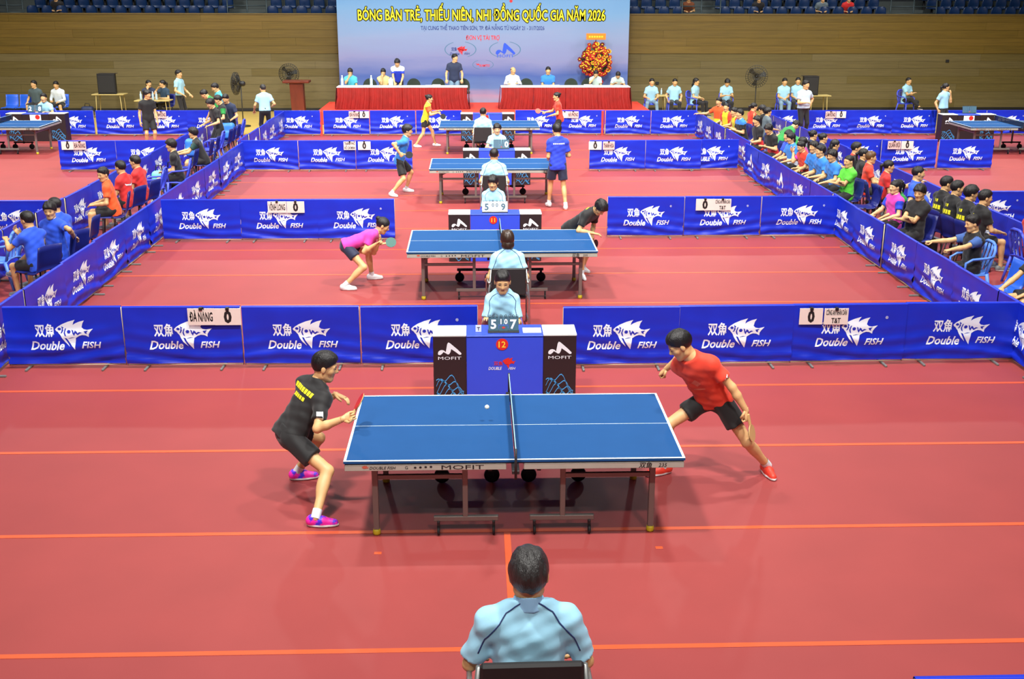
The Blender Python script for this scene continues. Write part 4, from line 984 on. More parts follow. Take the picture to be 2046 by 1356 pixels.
# flip scoreboards
SBM = mat('scoreboard_grey', (58, 92, 108), .5); SBW = mat('scoreboard_white', (226, 232, 230), .6)
def scoreboard(x, y, big, small, label, white=False, w_=.33, h_=.15, extra=True):
    z = .796; t = thing('flip_scoreboard', label, 'scoreboard', (x, y, z), 0, 'flip scoreboards'); M = Matrix.Rotation(R(-14), 4, 'X')
    MB().cb(-w_/2-.005, w_/2+.005, -.05, .06, 0, .012, .003).obj('base', BLACK, t)
    parts = [(-w_/2, -w_*.155, big[0]), (-w_*.15, -.003, small[0]), (.003, w_*.15, small[1]), (w_*.155, w_/2, big[1])]
    for i, (a_, b_, s_) in enumerate(parts):
        bigp = i in (0, 3); z0 = .012 if bigp else .012+h_*.40
        pl = MB().cb(a_, b_, -.004, .004, z0, h_+.012, .001).xf(M).obj('score_card', SBW if white else SBM, t)
        if s_ != '':
            mb = MB(); hh = h_*.62 if bigp else h_*.34
            put_text(mb, s_, lambda x, q, a=a_, b=b_, zz=z0+((h_-hh)*.42 if bigp else .012): ((a+b)/2+x, -.0055, zz+q), hh, .03); mb.xf(M).obj('digit', SBM if white else WHITE, pl)
        for k in range(3 if bigp else 1):
            cx_ = a_+(b_-a_)*(k+.5)/(3 if bigp else 1)
            MB().tube([(cx_+.012*math.cos(g*.785), -.004, h_+.018+.012*math.sin(g*.785)) for g in range(8)], .003, 5, closed=True).xf(M).obj('ring', BLACK, t, True)
    MB().bx(-w_*.15, w_*.15, -.003, .003, .012, .012+h_*.38).xf(M).obj('lower_card', SBW if white else SBM, t)
    if extra and not white:
        mb = MB(); mb.poly([(p[0]*.09-.01, p[1]*.1+.04) for p in FISH_BODY], lambda x, z: (x, -.005, z)); mb.xf(M).obj('fish_mark', DISC, t)
    return t
p = atz(1006, 662, .8); scoreboard(p.x, p.y, '57', '10', 'grey flip scoreboard showing 5 and 7 on desk 12', h_=.155, w_=.33)
p = atz(989, 424, .8); scoreboard(p.x, p.y+.02, '59', '00', 'white flip scoreboard showing 5 and 9 on desk 11', True, w_=.42, h_=.17)
p = atz(1000, 297, .8); scoreboard(p.x+.02, p.y, ('', '0'), ('', ''), 'grey flip scoreboard showing a zero at the third table', w_=.36, h_=.2)
p = atz(70, 224, .8); scoreboard(p.x, p.y, ('2', '8'), ('', ''), 'grey flip scoreboard on the left court desk', w_=.42, h_=.2)
p = atz(1937, 226, .8); scoreboard(p.x, p.y, ('', ''), ('', ''), 'blank grey flip scoreboard on right court desk', w_=.42, h_=.2)
def small_card(px, py, y, z, w_, h_, txt, label):
    p = aty(px, py, y); t = thing('tent_card', label, 'card', (p.x, y, z)); MB().cb(-w_/2, w_/2, -.003, .003, 0, h_, .001).obj('sheet', SBW, t)
    if txt: mb = MB(); put_text(mb, txt, lambda x, q: (x, -.0045, h_*.22+q), h_*.5, .02); mb.obj('lettering', BLACKP, t)
p = atz(956, 662, .8); small_card(956, 662, p.y, .796, .062, .075, 'T', 'small white card with letter T on desk 12')
p = atz(1065, 662, .8); tag(MB().cb(-.1, .1, -.09, .09, 0, .006, .001).obj('score_sheet', PAPER, loc=(p.x-.01, p.y+.05, .796)), 'white score sheet lying on desk 12 beside the scoreboard', 'paper')
for i, (px, py, d_) in enumerate([(1995-15, 222, 'left of'), (1962+0, 222, 'right of')]): 
    p = atz(px-10 if i else px-102, py+4, .8); small_card(0, 0, p.y, .796, .09, .12, None, 'blank white card %s the right court scoreboard' % d_) if False else None

# ------------------------------------------------------------------ chairs
CHB = mat('row_chair_blue', (26, 34, 112), .4, noise=.1, scale=5); CHL = mat('plastic_chair_blue', (66, 82, 214), .38, noise=.06, scale=6); CHC = mat('plastic_chair_light', (92, 142, 236), .4)
SEATK = mat('seat_black', (28, 27, 29), .65, noise=.12)
def shell(prof, w0, w1, th=.012, n=8, curve=.03):
    mb = MB(); k = len(prof)
    for s_ in (0, 1):
        for i, (y, z) in enumerate(prof):
            t_ = i/(k-1); wd = w0+(w1-w0)*t_
            y2, z2 = prof[min(i+1, k-1)]; y1, z1 = prof[max(i-1, 0)]; L_ = math.hypot(y2-y1, z2-z1); ny, nz = -(z2-z1)/L_, (y2-y1)/L_
            for j in range(n+1):
                u = j/n*2-1; c_ = curve*u*u; mb.v.append((u*wd/2, y+ny*(c_-th*s_), z+nz*(c_-th*s_)))
    m_ = n+1
    for s_ in (0, 1):
        for i in range(k-1):
            for j in range(n):
                q = (s_*k*m_+i*m_+j, s_*k*m_+i*m_+j+1, s_*k*m_+(i+1)*m_+j+1, s_*k*m_+(i+1)*m_+j); mb.f.append(q if s_ == 0 else q[::-1]); mb.m.append(0)
    for ed in ([i*m_ for i in range(k)], [i*m_+n for i in range(k)], list(range(m_)), [(k-1)*m_+j for j in range(m_)]):
        for a_, b_ in zip(ed, ed[1:]): mb.f.append((a_, b_, b_+k*m_, a_+k*m_)); mb.m.append(0)
    return mb
SEATP = [(.24, .41), (.21, .44), (.1, .435), (-.05, .425), (-.16, .43), (-.2, .45)]; BACKP = [(-.2, .45), (-.235, .52), (-.255, .62), (-.28, .74), (-.295, .82)]
def make_row_chair(m1):
    t = thing('row_chair', 'x', 'chair')
    shell(SEATP, .44, .43).obj('seat', m1, t, True); shell(BACKP, .43, .42).obj('backrest', m1, t, True)
    for x in (-.17, .17):
        MB().tube([(x, .2, 0), (x, .16, .42)], .013, 6).obj('leg', DARKM, t, True); MB().tube([(x, -.24, 0), (x, -.15, .42)], .013, 6).obj('leg', DARKM, t, True)
    MB().bx(-.22, .22, -.02, .02, .395, .42).obj('beam', DARKM, t)
    return t
def make_plastic_chair(m1):
    t = thing('plastic_chair', 'x', 'chair'); shell(SEATP, .42, .40, .014).obj('seat', m1, t, True)
    mb = MB(); 
    for x in (-.18, .18): mb.tube([(x, -.18, .43), (x*1.02, -.23, .6), (x*.98, -.275, .76), (x*.7, -.29, .84)], [.024, .024, .024, .022], 6)
    mb.tube([(-.14, -.288, .83), (-.07, -.292, .865), (.07, -.292, .865), (.14, -.288, .83)], .024, 6); mb.obj('back_frame', m1, t, True)
    for x in (-.09, 0, .09): shell([(-.2, .45), (-.24, .6), (-.275, .74), (-.29, .85)], .05, .05, .01, 2, .0).xf(Matrix.Translation((x, 0, 0))).obj('back_slat', m1, t, True)
    for x in (-.2, .2):
        MB().tube([(x*1.12, .22, 0), (x, .18, .43)], [.02, .028], 6).obj('leg', m1, t, True); MB().tube([(x*1.12, -.27, 0), (x, -.17, .43)], [.02, .028], 6).obj('leg', m1, t, True)
        MB().tube([(x, .17, .43), (x*1.1, .18, .6), (x*1.12, .08, .65), (x*1.08, -.15, .66), (x, -.25, .68)], .019, 6).obj('armrest', m1, t, True)
    return t
def make_umpire_chair():
    t = thing('umpire_chair', 'x', 'chair')
    MB().cb(-.24, .24, -.2, .24, .43, .48, .02).obj('seat', SEATK, t); MB().cb(-.225, .225, -.265, -.225, .50, .86, .012).obj('backrest', SEATK, t)
    for x in (-.27, .27):
        MB().tube([(x, .2, 0), (x, .2, .62), (x, .16, .67), (x, -.2, .67), (x*.93, -.25, .66)], .014, 8).obj('arm_frame', STEEL, t, True)
        MB().tube([(x, -.25, 0), (x, -.23, .45), (x*.85, -.235, .84)], .014, 8).obj('leg', STEEL, t, True)
        MB().tube([(x, .2, .12), (x, -.25, .12)], .01, 6).obj('side_rail', STEEL, t, True)
        MB().tube([(x, .2, .42), (x, -.23, .42)], .012, 6).obj('side_rail', STEEL, t, True)
        for z in (.2, .32): pass
    return t
CHP = {'row': make_row_chair(CHB), 'plastic': make_plastic_chair(CHL), 'cyan': make_plastic_chair(CHC), 'umpire': make_umpire_chair(), 'shell': make_row_chair(mat('shell_blue', (40, 96, 214), .38))}
CHL_ = {'row': 'dark blue plastic row chair', 'plastic': 'violet-blue plastic armchair', 'cyan': 'light blue plastic armchair', 'umpire': 'black-backed steel umpire chair', 'shell': 'bright blue plastic shell chair'}
def chair(kind, x, y, face, where, z=0, s=1):
    o = clone(CHP[kind], (x, y, z), R(face-90), '%s %s' % (CHL_[kind], where), CHL_[kind]+'s'); 
    if s != 1: o.scale = (s, s, s)
    return o

# ------------------------------------------------------------------ fans, speakers, lectern and bits along the wall
FANG = mat('fan_grille', (54, 54, 50), .5, metal=.3)
def fan(px, py, y, zc, r, face, label, zt=None):
    p = aty(px, py, y); t = thing('pedestal_fan', label, 'fan', (p.x, y, 0)); fd = R(face); d = Vector((math.cos(fd), math.sin(fd), 0)); n = Vector((-d.y, d.x, 0))
    MB().lathe([(.24, 0), (.24, .02), (.06, .04), (.03, .06)], 18).obj('base', BLACK, t, True); MB().tube([(0, 0, .03), (0, 0, zc)], .018, 8).obj('pole', FANG, t, True)
    MB().lathe([(.06, -.09), (.085, -.05), (.085, .05), (.05, .09)], 12).xf(Matrix.Translation((-d.x*.05, -d.y*.05, zc)) @ d.to_track_quat('Z', 'Y').to_matrix().to_4x4()).obj('motor', BLACK, t, True)
    hub = Vector((d.x*.14, d.y*.14, zc)); g = MB()
    for rr, off in ((r, 0), (r, .05), (r*.8, .09), (r*.55, .11), (r*.3, .12), (r*.75, -.04), (r*.4, -.07)):
        g.tube([hub+d*off+n*(rr*math.cos(a*math.pi/12))+Vector((0, 0, rr*math.sin(a*math.pi/12))) for a in range(24)], .007, 4, closed=True)
    for a in range(28):
        q = a*math.pi/14; e = n*math.cos(q)+Vector((0, 0, math.sin(q))); g.tube([hub+d*.12+e*.05, hub+d*.11+e*r*.55, hub+d*.05+e*r], .006, 4); g.tube([hub-d*.08+e*.07, hub-d*.06+e*r*.5, hub+e*r], .006, 4)
    g.obj('grille', FANG, t, True)
    for a in range(3):
        q = a*2.094; e = n*math.cos(q)+Vector((0, 0, math.sin(q))); e2 = n*math.cos(q+.6)+Vector((0, 0, math.sin(q+.6))); mb = MB()
        pts = [hub+d*.02+e*.06, hub+d*.05+e*r*.85, hub+d*.0+(e+e2).normalized()*r*.9, hub-d*.03+e2*r*.8, hub-d*.02+e2*.06]; bk = [p_-d*.006 for p_ in pts]
        mb.add(pts+bk, [(0, 1, 2, 3, 4), (9, 8, 7, 6, 5)]+[(i, (i+1) % 5, 5+(i+1) % 5, 5+i) for i in range(5)]); mb.obj('blade', FANG, t)
    MB().sph(hub+d*.05, .06, 8).obj('hub', BLACK, t, True)
    return t
fan(481, 170, 28.6, 1.36, .36, 172, 'black pedestal fan turned sideways beside the man in turquoise')
fan(1512, 152, 30.0, 1.49, .37, 255, 'black pedestal fan facing the courts before the right wall')
fan(580, 147, 32.2, 1.42, .36, 262, 'grey pedestal fan standing behind the wooden lectern')
LECT = mat('lectern_wood', (104, 40, 22), .4, noise=.2, scale=5, stretch=(1, 1, .3))
t = thing('lectern', 'dark red wooden lectern beside the event backdrop', 'lectern', (-6.42, 31.0, 0))
b_ = MB(); b_.add([(-.2, -.18, .04), (.24, -.18, .04), (.24, .2, .04), (-.2, .2, .04), (-.24, -.2, 1.2), (.22, -.2, 1.2), (.22, .2, 1.2), (-.24, .2, 1.2)], [(0, 3, 2, 1), (4, 5, 6, 7), (0, 1, 5, 4), (1, 2, 6, 5), (2, 3, 7, 6), (3, 0, 4, 7)]); b_.obj('column', LECT, t, bevel=.01)
MB().cb(-.46, .44, -.28, .3, 1.2, 1.28, .012).obj('reading_top', LECT, t); MB().cb(-.3, .3, -.24, .26, 0, .05, .01).obj('plinth', LECT, t)
SPK = mat('speaker_black', (20, 20, 22), .7, bump=.3, bscale=200); TW = mat('trestle_wood', (196, 176, 110), .5, noise=.1)
def trestle(x, y, w_, h_, label):
    t = thing('side_table', label, 'table', (x, y, 0)); MB().cb(-w_/2, w_/2, -.28, .28, h_-.03, h_, .005).obj('tabletop', TW, t)
    for sx_ in (-1, 1):
        for sy_ in (-1, 1): MB().tube([(sx_*(w_/2-.1), sy_*.22, 0), (sx_*(w_/2-.14), sy_*.22, h_-.03)], .014, 6).obj('leg', TW, t, True)
    return t
trestle(-13.0, 31.5, 1.1, .79, 'pale wooden side table under the left loudspeaker'); trestle(-11.2, 30.4, 1.18, .68, 'pale wooden table where two people in navy sit'); trestle(12.0, 31.9, .8, .69, 'pale side table under the right loudspeaker')
trestle(6.28, 31.6, .5, .72, 'small pale side table between two seated officials')
def speaker(x, y, z, w_, h_, label):
    t = thing('loudspeaker', label, 'speaker', (x, y, z)); b_ = MB(); k = .75
    b_.add([(-w_/2, -.2, 0), (w_/2, -.2, 0), (w_/2*k, .2, 0), (-w_/2*k, .2, 0), (-w_/2, -.2, h_), (w_/2, -.2, h_), (w_/2*k, .2, h_), (-w_/2*k, .2, h_)], [(0, 3, 2, 1), (4, 5, 6, 7), (0, 1, 5, 4), (1, 2, 6, 5), (2, 3, 7, 6), (3, 0, 4, 7)]); b_.obj('cabinet', SPK, t, bevel=.012)
    MB().cb(-w_/2+.03, w_/2-.03, -.215, -.2, .05, h_-.05, .005).obj('front_grille', mat('speaker_grille', (30, 30, 32), .6, bump=.5, bscale=300), t)
    MB().cb(-w_/2, w_/2, -.2, .2, h_-.002, h_+.01, .003).obj('top_edge', DARKM, t)
speaker(-13.02, 31.5, .79, .62, .68, 'black loudspeaker on the table by the left wall'); speaker(11.66, 31.9, .69, .55, .66, 'black loudspeaker behind the standing official, right wall')
for i, px in enumerate((282, 292, 306, 313)):
    p = aty(px, 199, 30.35); bottle((p.x, p.y, .68), 'clear plastic bottle, %s of four on the table of two people in navy' % NTH[i], 'bottles on the wall table', 1.2)
p = aty(1317, 172, 31.6); bottle((6.3, 31.6, .72), 'small clear bottle on the little side table by the officials')
# rackets and ball
RUBR = mat('rubber_red', (206, 36, 36), .5); RUBK = mat('rubber_black', (22, 22, 24), .5); BLADEW = mat('blade_wood', (206, 168, 112), .5); RUBG = mat('rubber_teal', (38, 96, 88), .5); RUBP = mat('rubber_coral', (240, 84, 70), .5)
def racket(pos, d, n, label, m1, m2):
    """pos: grip centre; d: grip to blade; n: normal of the m1 side"""
    d = Vector(d).normalized(); n = Vector(n); n = (n-d*n.dot(d)).normalized(); x = d.cross(n); t = thing('racket', label, 'racket', pos)
    M = Matrix((x, d, n)).transposed().to_4x4(); k = 24
    out = [(.076*math.cos(2*math.pi*i/k), .128+.08*math.sin(2*math.pi*i/k)) for i in range(k)]
    def disc(z0, z1, name, m_):
        mb = MB(); v, f = tri(out); mb.add([(p[0], p[1], z1) for p in v], f); mb.add([(p[0], p[1], z0) for p in v], [q[::-1] for q in f])
        mb.add([(p[0], p[1], z0) for p in v]+[(p[0], p[1], z1) for p in v], [(i, (i+1) % k, k+(i+1) % k, k+i) for i in range(k)]); mb.xf(M).obj(name, m_, t)
    disc(-.003, .003, 'blade', BLADEW); disc(.003, .0065, 'rubber', m1); disc(-.0065, -.003, 'rubber', m2)
    MB().cb(-.0135, .0135, -.055, .055, -.0115, .0115, .005).xf(M).obj('handle', BLADEW, t)
    return t
p = atz(973, 813, 1.0); ballp = aty(973, 813, .05)
tag(MB().sph((0, 0, 0), .0205, 12).obj('ball', mat('ball_white', (244, 244, 226), .5), loc=ballp, smooth=True), 'white table tennis ball in flight above the nearest table', 'ball')
# bags and odds on the aisle floor
def rbox(c, h, r):
    def fn(X, Y, Z):
        q = [np.abs(v-c[i])-(h[i]-r) for i, v in enumerate((X, Y*(1+.0*Z), Z))]
        return np.sqrt(sum(np.maximum(t, 0)**2 for t in q))+np.minimum(np.maximum(np.maximum(q[0], q[1]), q[2]), 0)-r
    return fn, np.array(c)-np.array(h), np.array(c)+np.array(h), .03
def bag(x, y, sx_, sy_, h_, m_, label, strap=True, rz=0, z=0):
    t = thing('sports_bag', label, 'bag', (x, y, z), rz); F_, lo_, v_ = field([rbox((0, 0, h_*.46), (sx_*.46, sy_*.40, h_*.44), .09), rbox((0, -sy_*.3, h_*.28), (sx_*.38, sy_*.2, h_*.2), .05)], .022, .06, cuts=[((0, 0, 0.004), (0, 0, -1.))]); P_, Q_ = nets(F_, lo_, v_)
    o = bpy.data.objects.new('bag_body', nmesh('bag_body', P_, Q_, [m_])); C.objects.link(o); o.parent = t
    if strap: MB().tube([(-sx_*.2, 0, h_*.9), (-sx_*.15, 0, h_*1.12), (sx_*.15, 0, h_*1.12), (sx_*.2, 0, h_*.9)], .012, 6).obj('strap', BLACK, t, True)
BAGK = mat('bag_black', (22, 22, 24), .7, noise=.2); BAGM = mat('bag_mint', (120, 216, 190), .5, noise=.08); BAGY = mat('bag_yellow', (206, 206, 50), .5, noise=.1); BAGP = mat('bag_pink', (226, 120, 190), .5, noise=.4, scale=9); BAGN = mat('bag_navy', (30, 44, 80), .6)
p = atz(319, 386, .14); bag(p.x, p.y+.1, .34, .3, .52, BAGM, 'mint green racket bag hanging on the blue armchair', z=.14); p = atz(345, 384, .1); bag(p.x, p.y+.1, .46, .4, .66, BAGK, 'black sports bag next to the mint racket bag')
bag(-6.55, 10.9, .34, .3, .22, BAGY, 'yellow-green bag on the floor beside the barefoot boy in orange'); bag(-6.4, 11.6, .4, .3, .3, BAGK, 'black bag under the chairs of the boys in red')
bag(-7.35, 6.35, .5, .4, .34, BAGP, 'pink patterned bag on the floor at the left edge'); bag(-6.5, 7.5, .4, .3, .3, BAGK, 'dark bag under the chairs of the boys in blue')
bag(7.2, 10.05, .42, .34, .4, BAGK, 'black bag beneath the row behind the big man in blue'); bag(7.25, 9.3, .4, .34, .42, BAGK, 'black bag under the chairs of the black-shirted boys'); bag(7.0, 12.6, .44, .36, .34, BAGK, 'black bag on the floor behind the boy in green')
bag(-7.1, 18.6, .4, .35, .5, mat('bag_sky', (60, 130, 226), .5), 'sky blue bag on the chairs near the left aisle', z=.42); bag(-11.15, 30.9, .5, .3, .3, BAGK, 'black bags under the table of the two people in navy'); bag(-13.75, 31.3, .45, .35, .42, BAGN, 'dark box-shaped bag left of the left loudspeaker')
bag(-6.95, 21.9, .4, .34, .5, MATS['bag_sky'], 'blue backpack on a chair under the sideways fan', z=.42)
# ------------------------------------------------------------------ people
def cl(name, rgb, **k): return mat('cloth_'+name, rgb, .75, noise=.05, scale=6, sheen=.15, bump=.06, bscale=300, **k)
POLO = cl('polo', (158, 212, 238)); POLOC = cl('polo_collar', (150, 198, 238)); PIPE = mat('piping_navy', (40, 58, 110), .6)
BLK = cl('black', (19, 18, 20)); RED = cl('red', (226, 62, 38)); ORA = cl('orange', (240, 88, 30)); CRIM = cl('crimson', (206, 36, 36)); BLU = cl('blue', (34, 84, 222)); ROY = cl('royal', (32, 62, 206)); SKY = cl('sky', (46, 128, 214))
PINK = cl('pink', (222, 62, 170)); LIME = cl('lime', (84, 204, 50)); GREEN = cl('green', (30, 140, 60)); DGREEN = cl('dark_green', (34, 70, 62)); YELW = cl('yellow', (222, 212, 36)); WHT = cl('white', (214, 226, 234)); NAV = cl('navy', (32, 44, 74)); NAVS = cl('navy_shorts', (30, 38, 66)); BLKT = cl('trousers', (20, 19, 24)); GRY = cl('grey', (96, 112, 120)); TURQ = cl('turquoise', (76, 190, 212)); JEAN = cl('jeans', (120, 152, 176)); BRN = cl('brown', (120, 66, 34))
SHW = mat('shoe_white', (222, 226, 228), .5); SHM = mat('shoe_magenta', (206, 40, 190), .5, noise=.5, scale=16); 
_nt = SHM.node_tree; _r = [n for n in _nt.nodes if n.type == 'VALTORGB'][0]; _r.color_ramp.elements[0].color = (*s2l((70, 40, 214)), 1); _r.color_ramp.elements[1].color = (*s2l((240, 40, 170)), 1); _r.color_ramp.elements[0].position = .44; _r.color_ramp.elements[1].position = .52
SHR = mat('shoe_red', (226, 62, 44), .5); SHK = mat('shoe_black', (30, 30, 34), .5); SHG = mat('shoe_grey', (120, 126, 128), .5); SOCKW = mat('sock_white', (220, 226, 230), .8)
YPR = mat('print_yellow', (232, 224, 40), .6); WPR = mat('print_white_cloth', (226, 232, 238), .6)
def W(px, py, y): p = aty(px, py, y); return (p.x, p.y, p.z)
def G(px, py): p = atz(px, py); return (p.x, p.y, 0)
def poly_faces(pts): return tri(pts)

# --- nearest court
rt1 = W(687, 836, -.12)
P1 = person('player in black shirt and shorts hitting the ball left of the nearest table', (-1.85, .1), 22, 1.70, world=True, pelvis=W(577, 866, .16), lean=34, twist=14, head=(-22, 14),
    feet=(G(632, 1050), G(596, 957)), hands=(rt1, W(672, 788, .42)), elb=((.5, -.55, -.7), (-.5, -.2, -.8)), knee=((.25, 1, 0), (-.3, 1, 0)), fyaw=(22, 12), shirt=BLK, sleeve=.72, bottom=BLK, blen=.60, tail=.05, hairk='short', shoes=SHM, sock=SOCKW, lod=0,
    hstyle=('fist', 'relaxed'), hdir=((.75, .2, .2), (.85, -.2, -.3)), hnorm=((-.2, -.9, .2), (.1, -.2, -1)))
decal(P1, 'back_print', YPR, P1['P'](.36, -.02), -P1['cx'], P1['S'], P1['cy'], [rect(-.15+.038*k, -.12+.038*k, .03, .075) for k in range(8)]+[rect(-.09+.036*k, -.062+.036*k, -.035, .0) for k in range(5)])
mm_ = Vector(P1['shR']).lerp(Vector(P1['elR']), .52)
decal(P1, 'sleeve_badge', WPR, mm_, (1, 0, 0), (0, 0, 1), (-.1, 1, -.2), [rect(-.028, .03, -.035, .035)])
w_ = Vector(P1['R'][0]); racket(w_+Vector((.075, .0, .03)), (.42, .45, .76), (-.93, -.12, .5), 'red rubber racket in the hand of the nearest black-shirted player', RUBR, RUBK)
P2 = person('player in orange-red shirt lunging at the right end of the nearest table', (1.95, .6), 222, 1.72, world=True, pelvis=W(1428, 796, .62), lean=32, side=10, twist=6, head=(-38, 34),
    feet=(G(1326, 946), G(1531, 945)), hands=(W(1331, 737, 1.02), W(1492, 822, .34)), elb=((.1, -1, .5), (-.9, -.5, -.1)), knee=((.5, 1, 0), (-.5, .9, .2)), fyaw=(20, -58), fpitch=(0, 0), shirt=RED, sleeve=.62, bottom=BLK, blen=.56, tail=.035, hairk='short', shoes=SHR, sock=SOCKW, lod=0,
    hstyle=('fist', 'fist'), hnorm=((0, .3, -1), (-.6, .3, 0)), hdir=(None, (.1, -.15, -1)))
decal(P2, 'chest_print', mat('print_pale_red', (232, 120, 96), .6), P2['P'](.30), P2['cx'], P2['S'], -P2['cy'], [poly_faces([(-.05, 0), (0, .045), (.05, .01), (.01, -.04)]), rect(-.06, .06, -.075, -.06)])
mm_ = Vector(P2['shL']).lerp(Vector(P2['elL']), .52); decal(P2, 'sleeve_mark', WPR, mm_, (1, 0, 0), (0, 0, 1), (-.5, .9, -.1), [poly_faces([(-.03, -.02), (0, .03), (.03, -.01), (.01, -.03)])])
w_ = Vector(P2['L'][0]); racket(w_+Vector((.025, -.03, -.075)), (.22, -.1, -.95), (.85, -.5, .2), 'racket hanging from the hand of the player in orange-red', BLADEW, RUBK)
def official_lines(I, back=True):
    sg = 1 if back else -1; d = I['cy']*sg
    for x in (-1, 1):
        sh = I['shR'] if x > 0 else I['shL']; el = I['elR'] if x > 0 else I['elL']; s = I['s']
        pts = [I['P'](.505, .03*x), I['P'](.48, .075*x), I['P'](.455, .12*x), I['P'](.41, .155*x), sh+(el-sh)*.28-I['cx']*x*.0, sh+(el-sh)*.45, sh+(el-sh)*.60]
        ds = [nrm(d-I['S']*.9), nrm(d-I['S']*.9), nrm(d-I['S']*.8), nrm(d-I['S']*.5), d, d, d]
        piping(I, PIPE, pts, ds, .0045*s)
def sit_pose(H, lean=4, hands='knees', seat=.45, legs='norm', z=0):
    s = H/1.70; pz = (seat+.088*s)/s
    hd = hands if not isinstance(hands, str) else {'knees': ((.14, .34, pz+.10), (-.14, .34, pz+.10)), 'lap': ((.06, .24, pz+.10), (-.06, .26, pz+.10)), 'crossed': ((-.10, .20, pz+.25), (.10, .22, pz+.22)), 'table': ((.16, .40, pz+.26), (-.16, .40, pz+.26)),
          'chin': ((.05, .22, pz+.50), (-.12, .30, pz+.18)), 'side': ((.24, .16, pz+.06), (-.24, .16, pz+.06)), 'arms': ((.26, .0, pz+.16), (-.26, .0, pz+.16)), 'forward': ((.14, .60, pz+.16), (-.14, .60, pz+.16)), 'clap': ((.05, .25, pz+.42), (-.05, .25, pz+.42)), 'read': ((.08, .30, pz+.2), (-.08, .30, pz+.2))}[hands]
    ft = {'norm': ((.13, .42, 0), (-.13, .42, 0)), 'wide': ((.22, .40, 0), (-.22, .40, 0)), 'back': ((.12, .22, 0), (-.12, .24, 0)), 'out': ((.12, .62, 0), (-.12, .6, 0)), 'cross': ((.0, .62, .26), (-.12, .36, 0))}[legs]
    return dict(pelvis=(0, -.04, pz), lean=lean, hands=hd, feet=ft, H=H)
def seated(label, who, px, py, face, H=1.62, lean=4, hands='knees', legs='norm', ch='row', y=None, z=0, lod=2, dz=0, seat=.45, cs=1, **k):
    """head centre seen at (px, py); depth from the floor height of a seated head, or a given y"""
    s = H/1.70; zh = z+seat+.088*s+(.50*math.cos(R(lean))+.20)*s+dz; a = R(face)
    p = atz(px, py, zh) if y is None else aty(px, py, y)
    off = (.50*math.sin(R(lean))-.01)*s
    x0, y0 = p.x-math.cos(a)*off, p.y-math.sin(a)*off
    if 6.2 < x0 < 6.87 and y0 < 25 and 100 < face < 260: x0 = 6.87
    if -6.62 < x0 < -5.9 and y0 < 25 and 100 < face < 260: x0 = -6.62
    if hands == 'crossed': k.setdefault('elb', ((.8, .1, -.7), (-.8, .1, -.7)))
    q = sit_pose(H, lean, hands, seat, legs)
    if isinstance(hands, str): q['hands'] = tuple((h[0]+random.uniform(-.03, .03), h[1]+random.uniform(-.05, .03), h[2]+random.uniform(-.01, .03)) for h in q['hands'])
    q['head'] = (random.uniform(-9, 9), random.uniform(0, 9)); q.update(k)
    I = person(label, (x0, y0, z), face, lod=lod, **q)
    if ch: chair(ch, x0-math.cos(a)*.0, y0-math.sin(a)*.0, face, 'under the %s' % who, z, cs)
    return I
def official(label, who, px, py, face, **k):
    d = dict(shirt=POLO, collar=POLOC, bottom=BLKT, blen=1.9, shoes=SHK, H=1.66, shw=.9); d.update(k); return seated(label, who, px, py, face, **d)
def stand(label, px, py, face, H=1.65, y=None, z=0, **k):
    if y is None: r = G(px, py)[:2]
    else: p = aty(px, py, y); r = (p.x, p.y)
    return person(label, (r[0], r[1], z), face, H, **k)

I = official('umpire in pale blue polo seen from behind, seated at the bottom', 'nearest umpire', 1056, 1140, 91, H=1.76, hs=1.08, shw=1.12, hands=((.27, .24, .70), (-.27, .24, .70)), lean=5, seat=.57, cs=1.2, ch='umpire', lod=0, hairk='old', hairm=HAIRG, girth=1.18, sleeve=.84, yoke=1, y=-3.7, elb=((.55, -.45, -.9), (-.55, -.45, -.9)))
official_lines(I)
I = official('young scorer in pale blue polo facing the camera behind the nearest desk', 'scorer behind the nearest desk', 1004, 556, 270, H=1.66, hands='table', lean=10, ch='plastic', lod=0, head=(0, 16), y=3.36, girth=.88, shw=.84, sleeve=.8, elb=((.25, -.5, -1), (-.25, -.5, -1)))
official_lines(I, False); piping(I, PIPE, [I['P'](.20, x) for x in (-.11, -.06, 0, .06, .11)], [-I['cy']]*5, .003)
# --- second court
P3 = person('crouching player in pink shirt left of the second table', (-2.1, 7.75), 8, 1.60, world=True, pelvis=W(692, 489, 7.75), lean=71, twist=-4, head=(-6, 28), feet=(G(690, 579), G(743, 558)), hands=(W(752, 487, 7.5), W(757, 484, 7.78)), elb=((.5, -.3, -.9), (-.5, -.3, -.9)), knee=((.3, 1, 0), (-.3, 1, 0)), fyaw=(10, -5),
    shirt=PINK, sleeve=.6, tail=.05, bottom=NAVS, blen=.5, hairk='bun', shoes=SHW, sock=SOCKW, lod=1, hstyle=('fist', 'relaxed'))
racket(Vector(P3['R'][0])+Vector((.09, 0, .0)), (.93, .2, .12), (-.2, -.9, .4), 'teal racket held by the crouching player in pink', RUBG, RUBR)
P4 = person('player in black bowing to serve at the right end of the second table', (1.38, 8.35), 325, 1.60, world=True, pelvis=W(1143, 452, 8.4), lean=54, twist=0, head=(-20, 55), feet=(G(1162, 556), G(1164, 542)), hands=(W(1186, 466, 8.0), W(1183, 470, 8.25)), elb=((.6, -.4, -.6), (-.6, -.4, -.6)), fyaw=(40, 20),
    shirt=BLK, sleeve=.7, bottom=BLK, blen=.74, hairk='mop', shoes=SHW, sock=SOCKW, lod=1, hstyle=('relaxed', 'fist'))
decal(P4, 'back_print', YPR, P4['P'](.44), P4['cx'], P4['S'], P4['cy'], [rect(-.1, .1, .0, .03)])
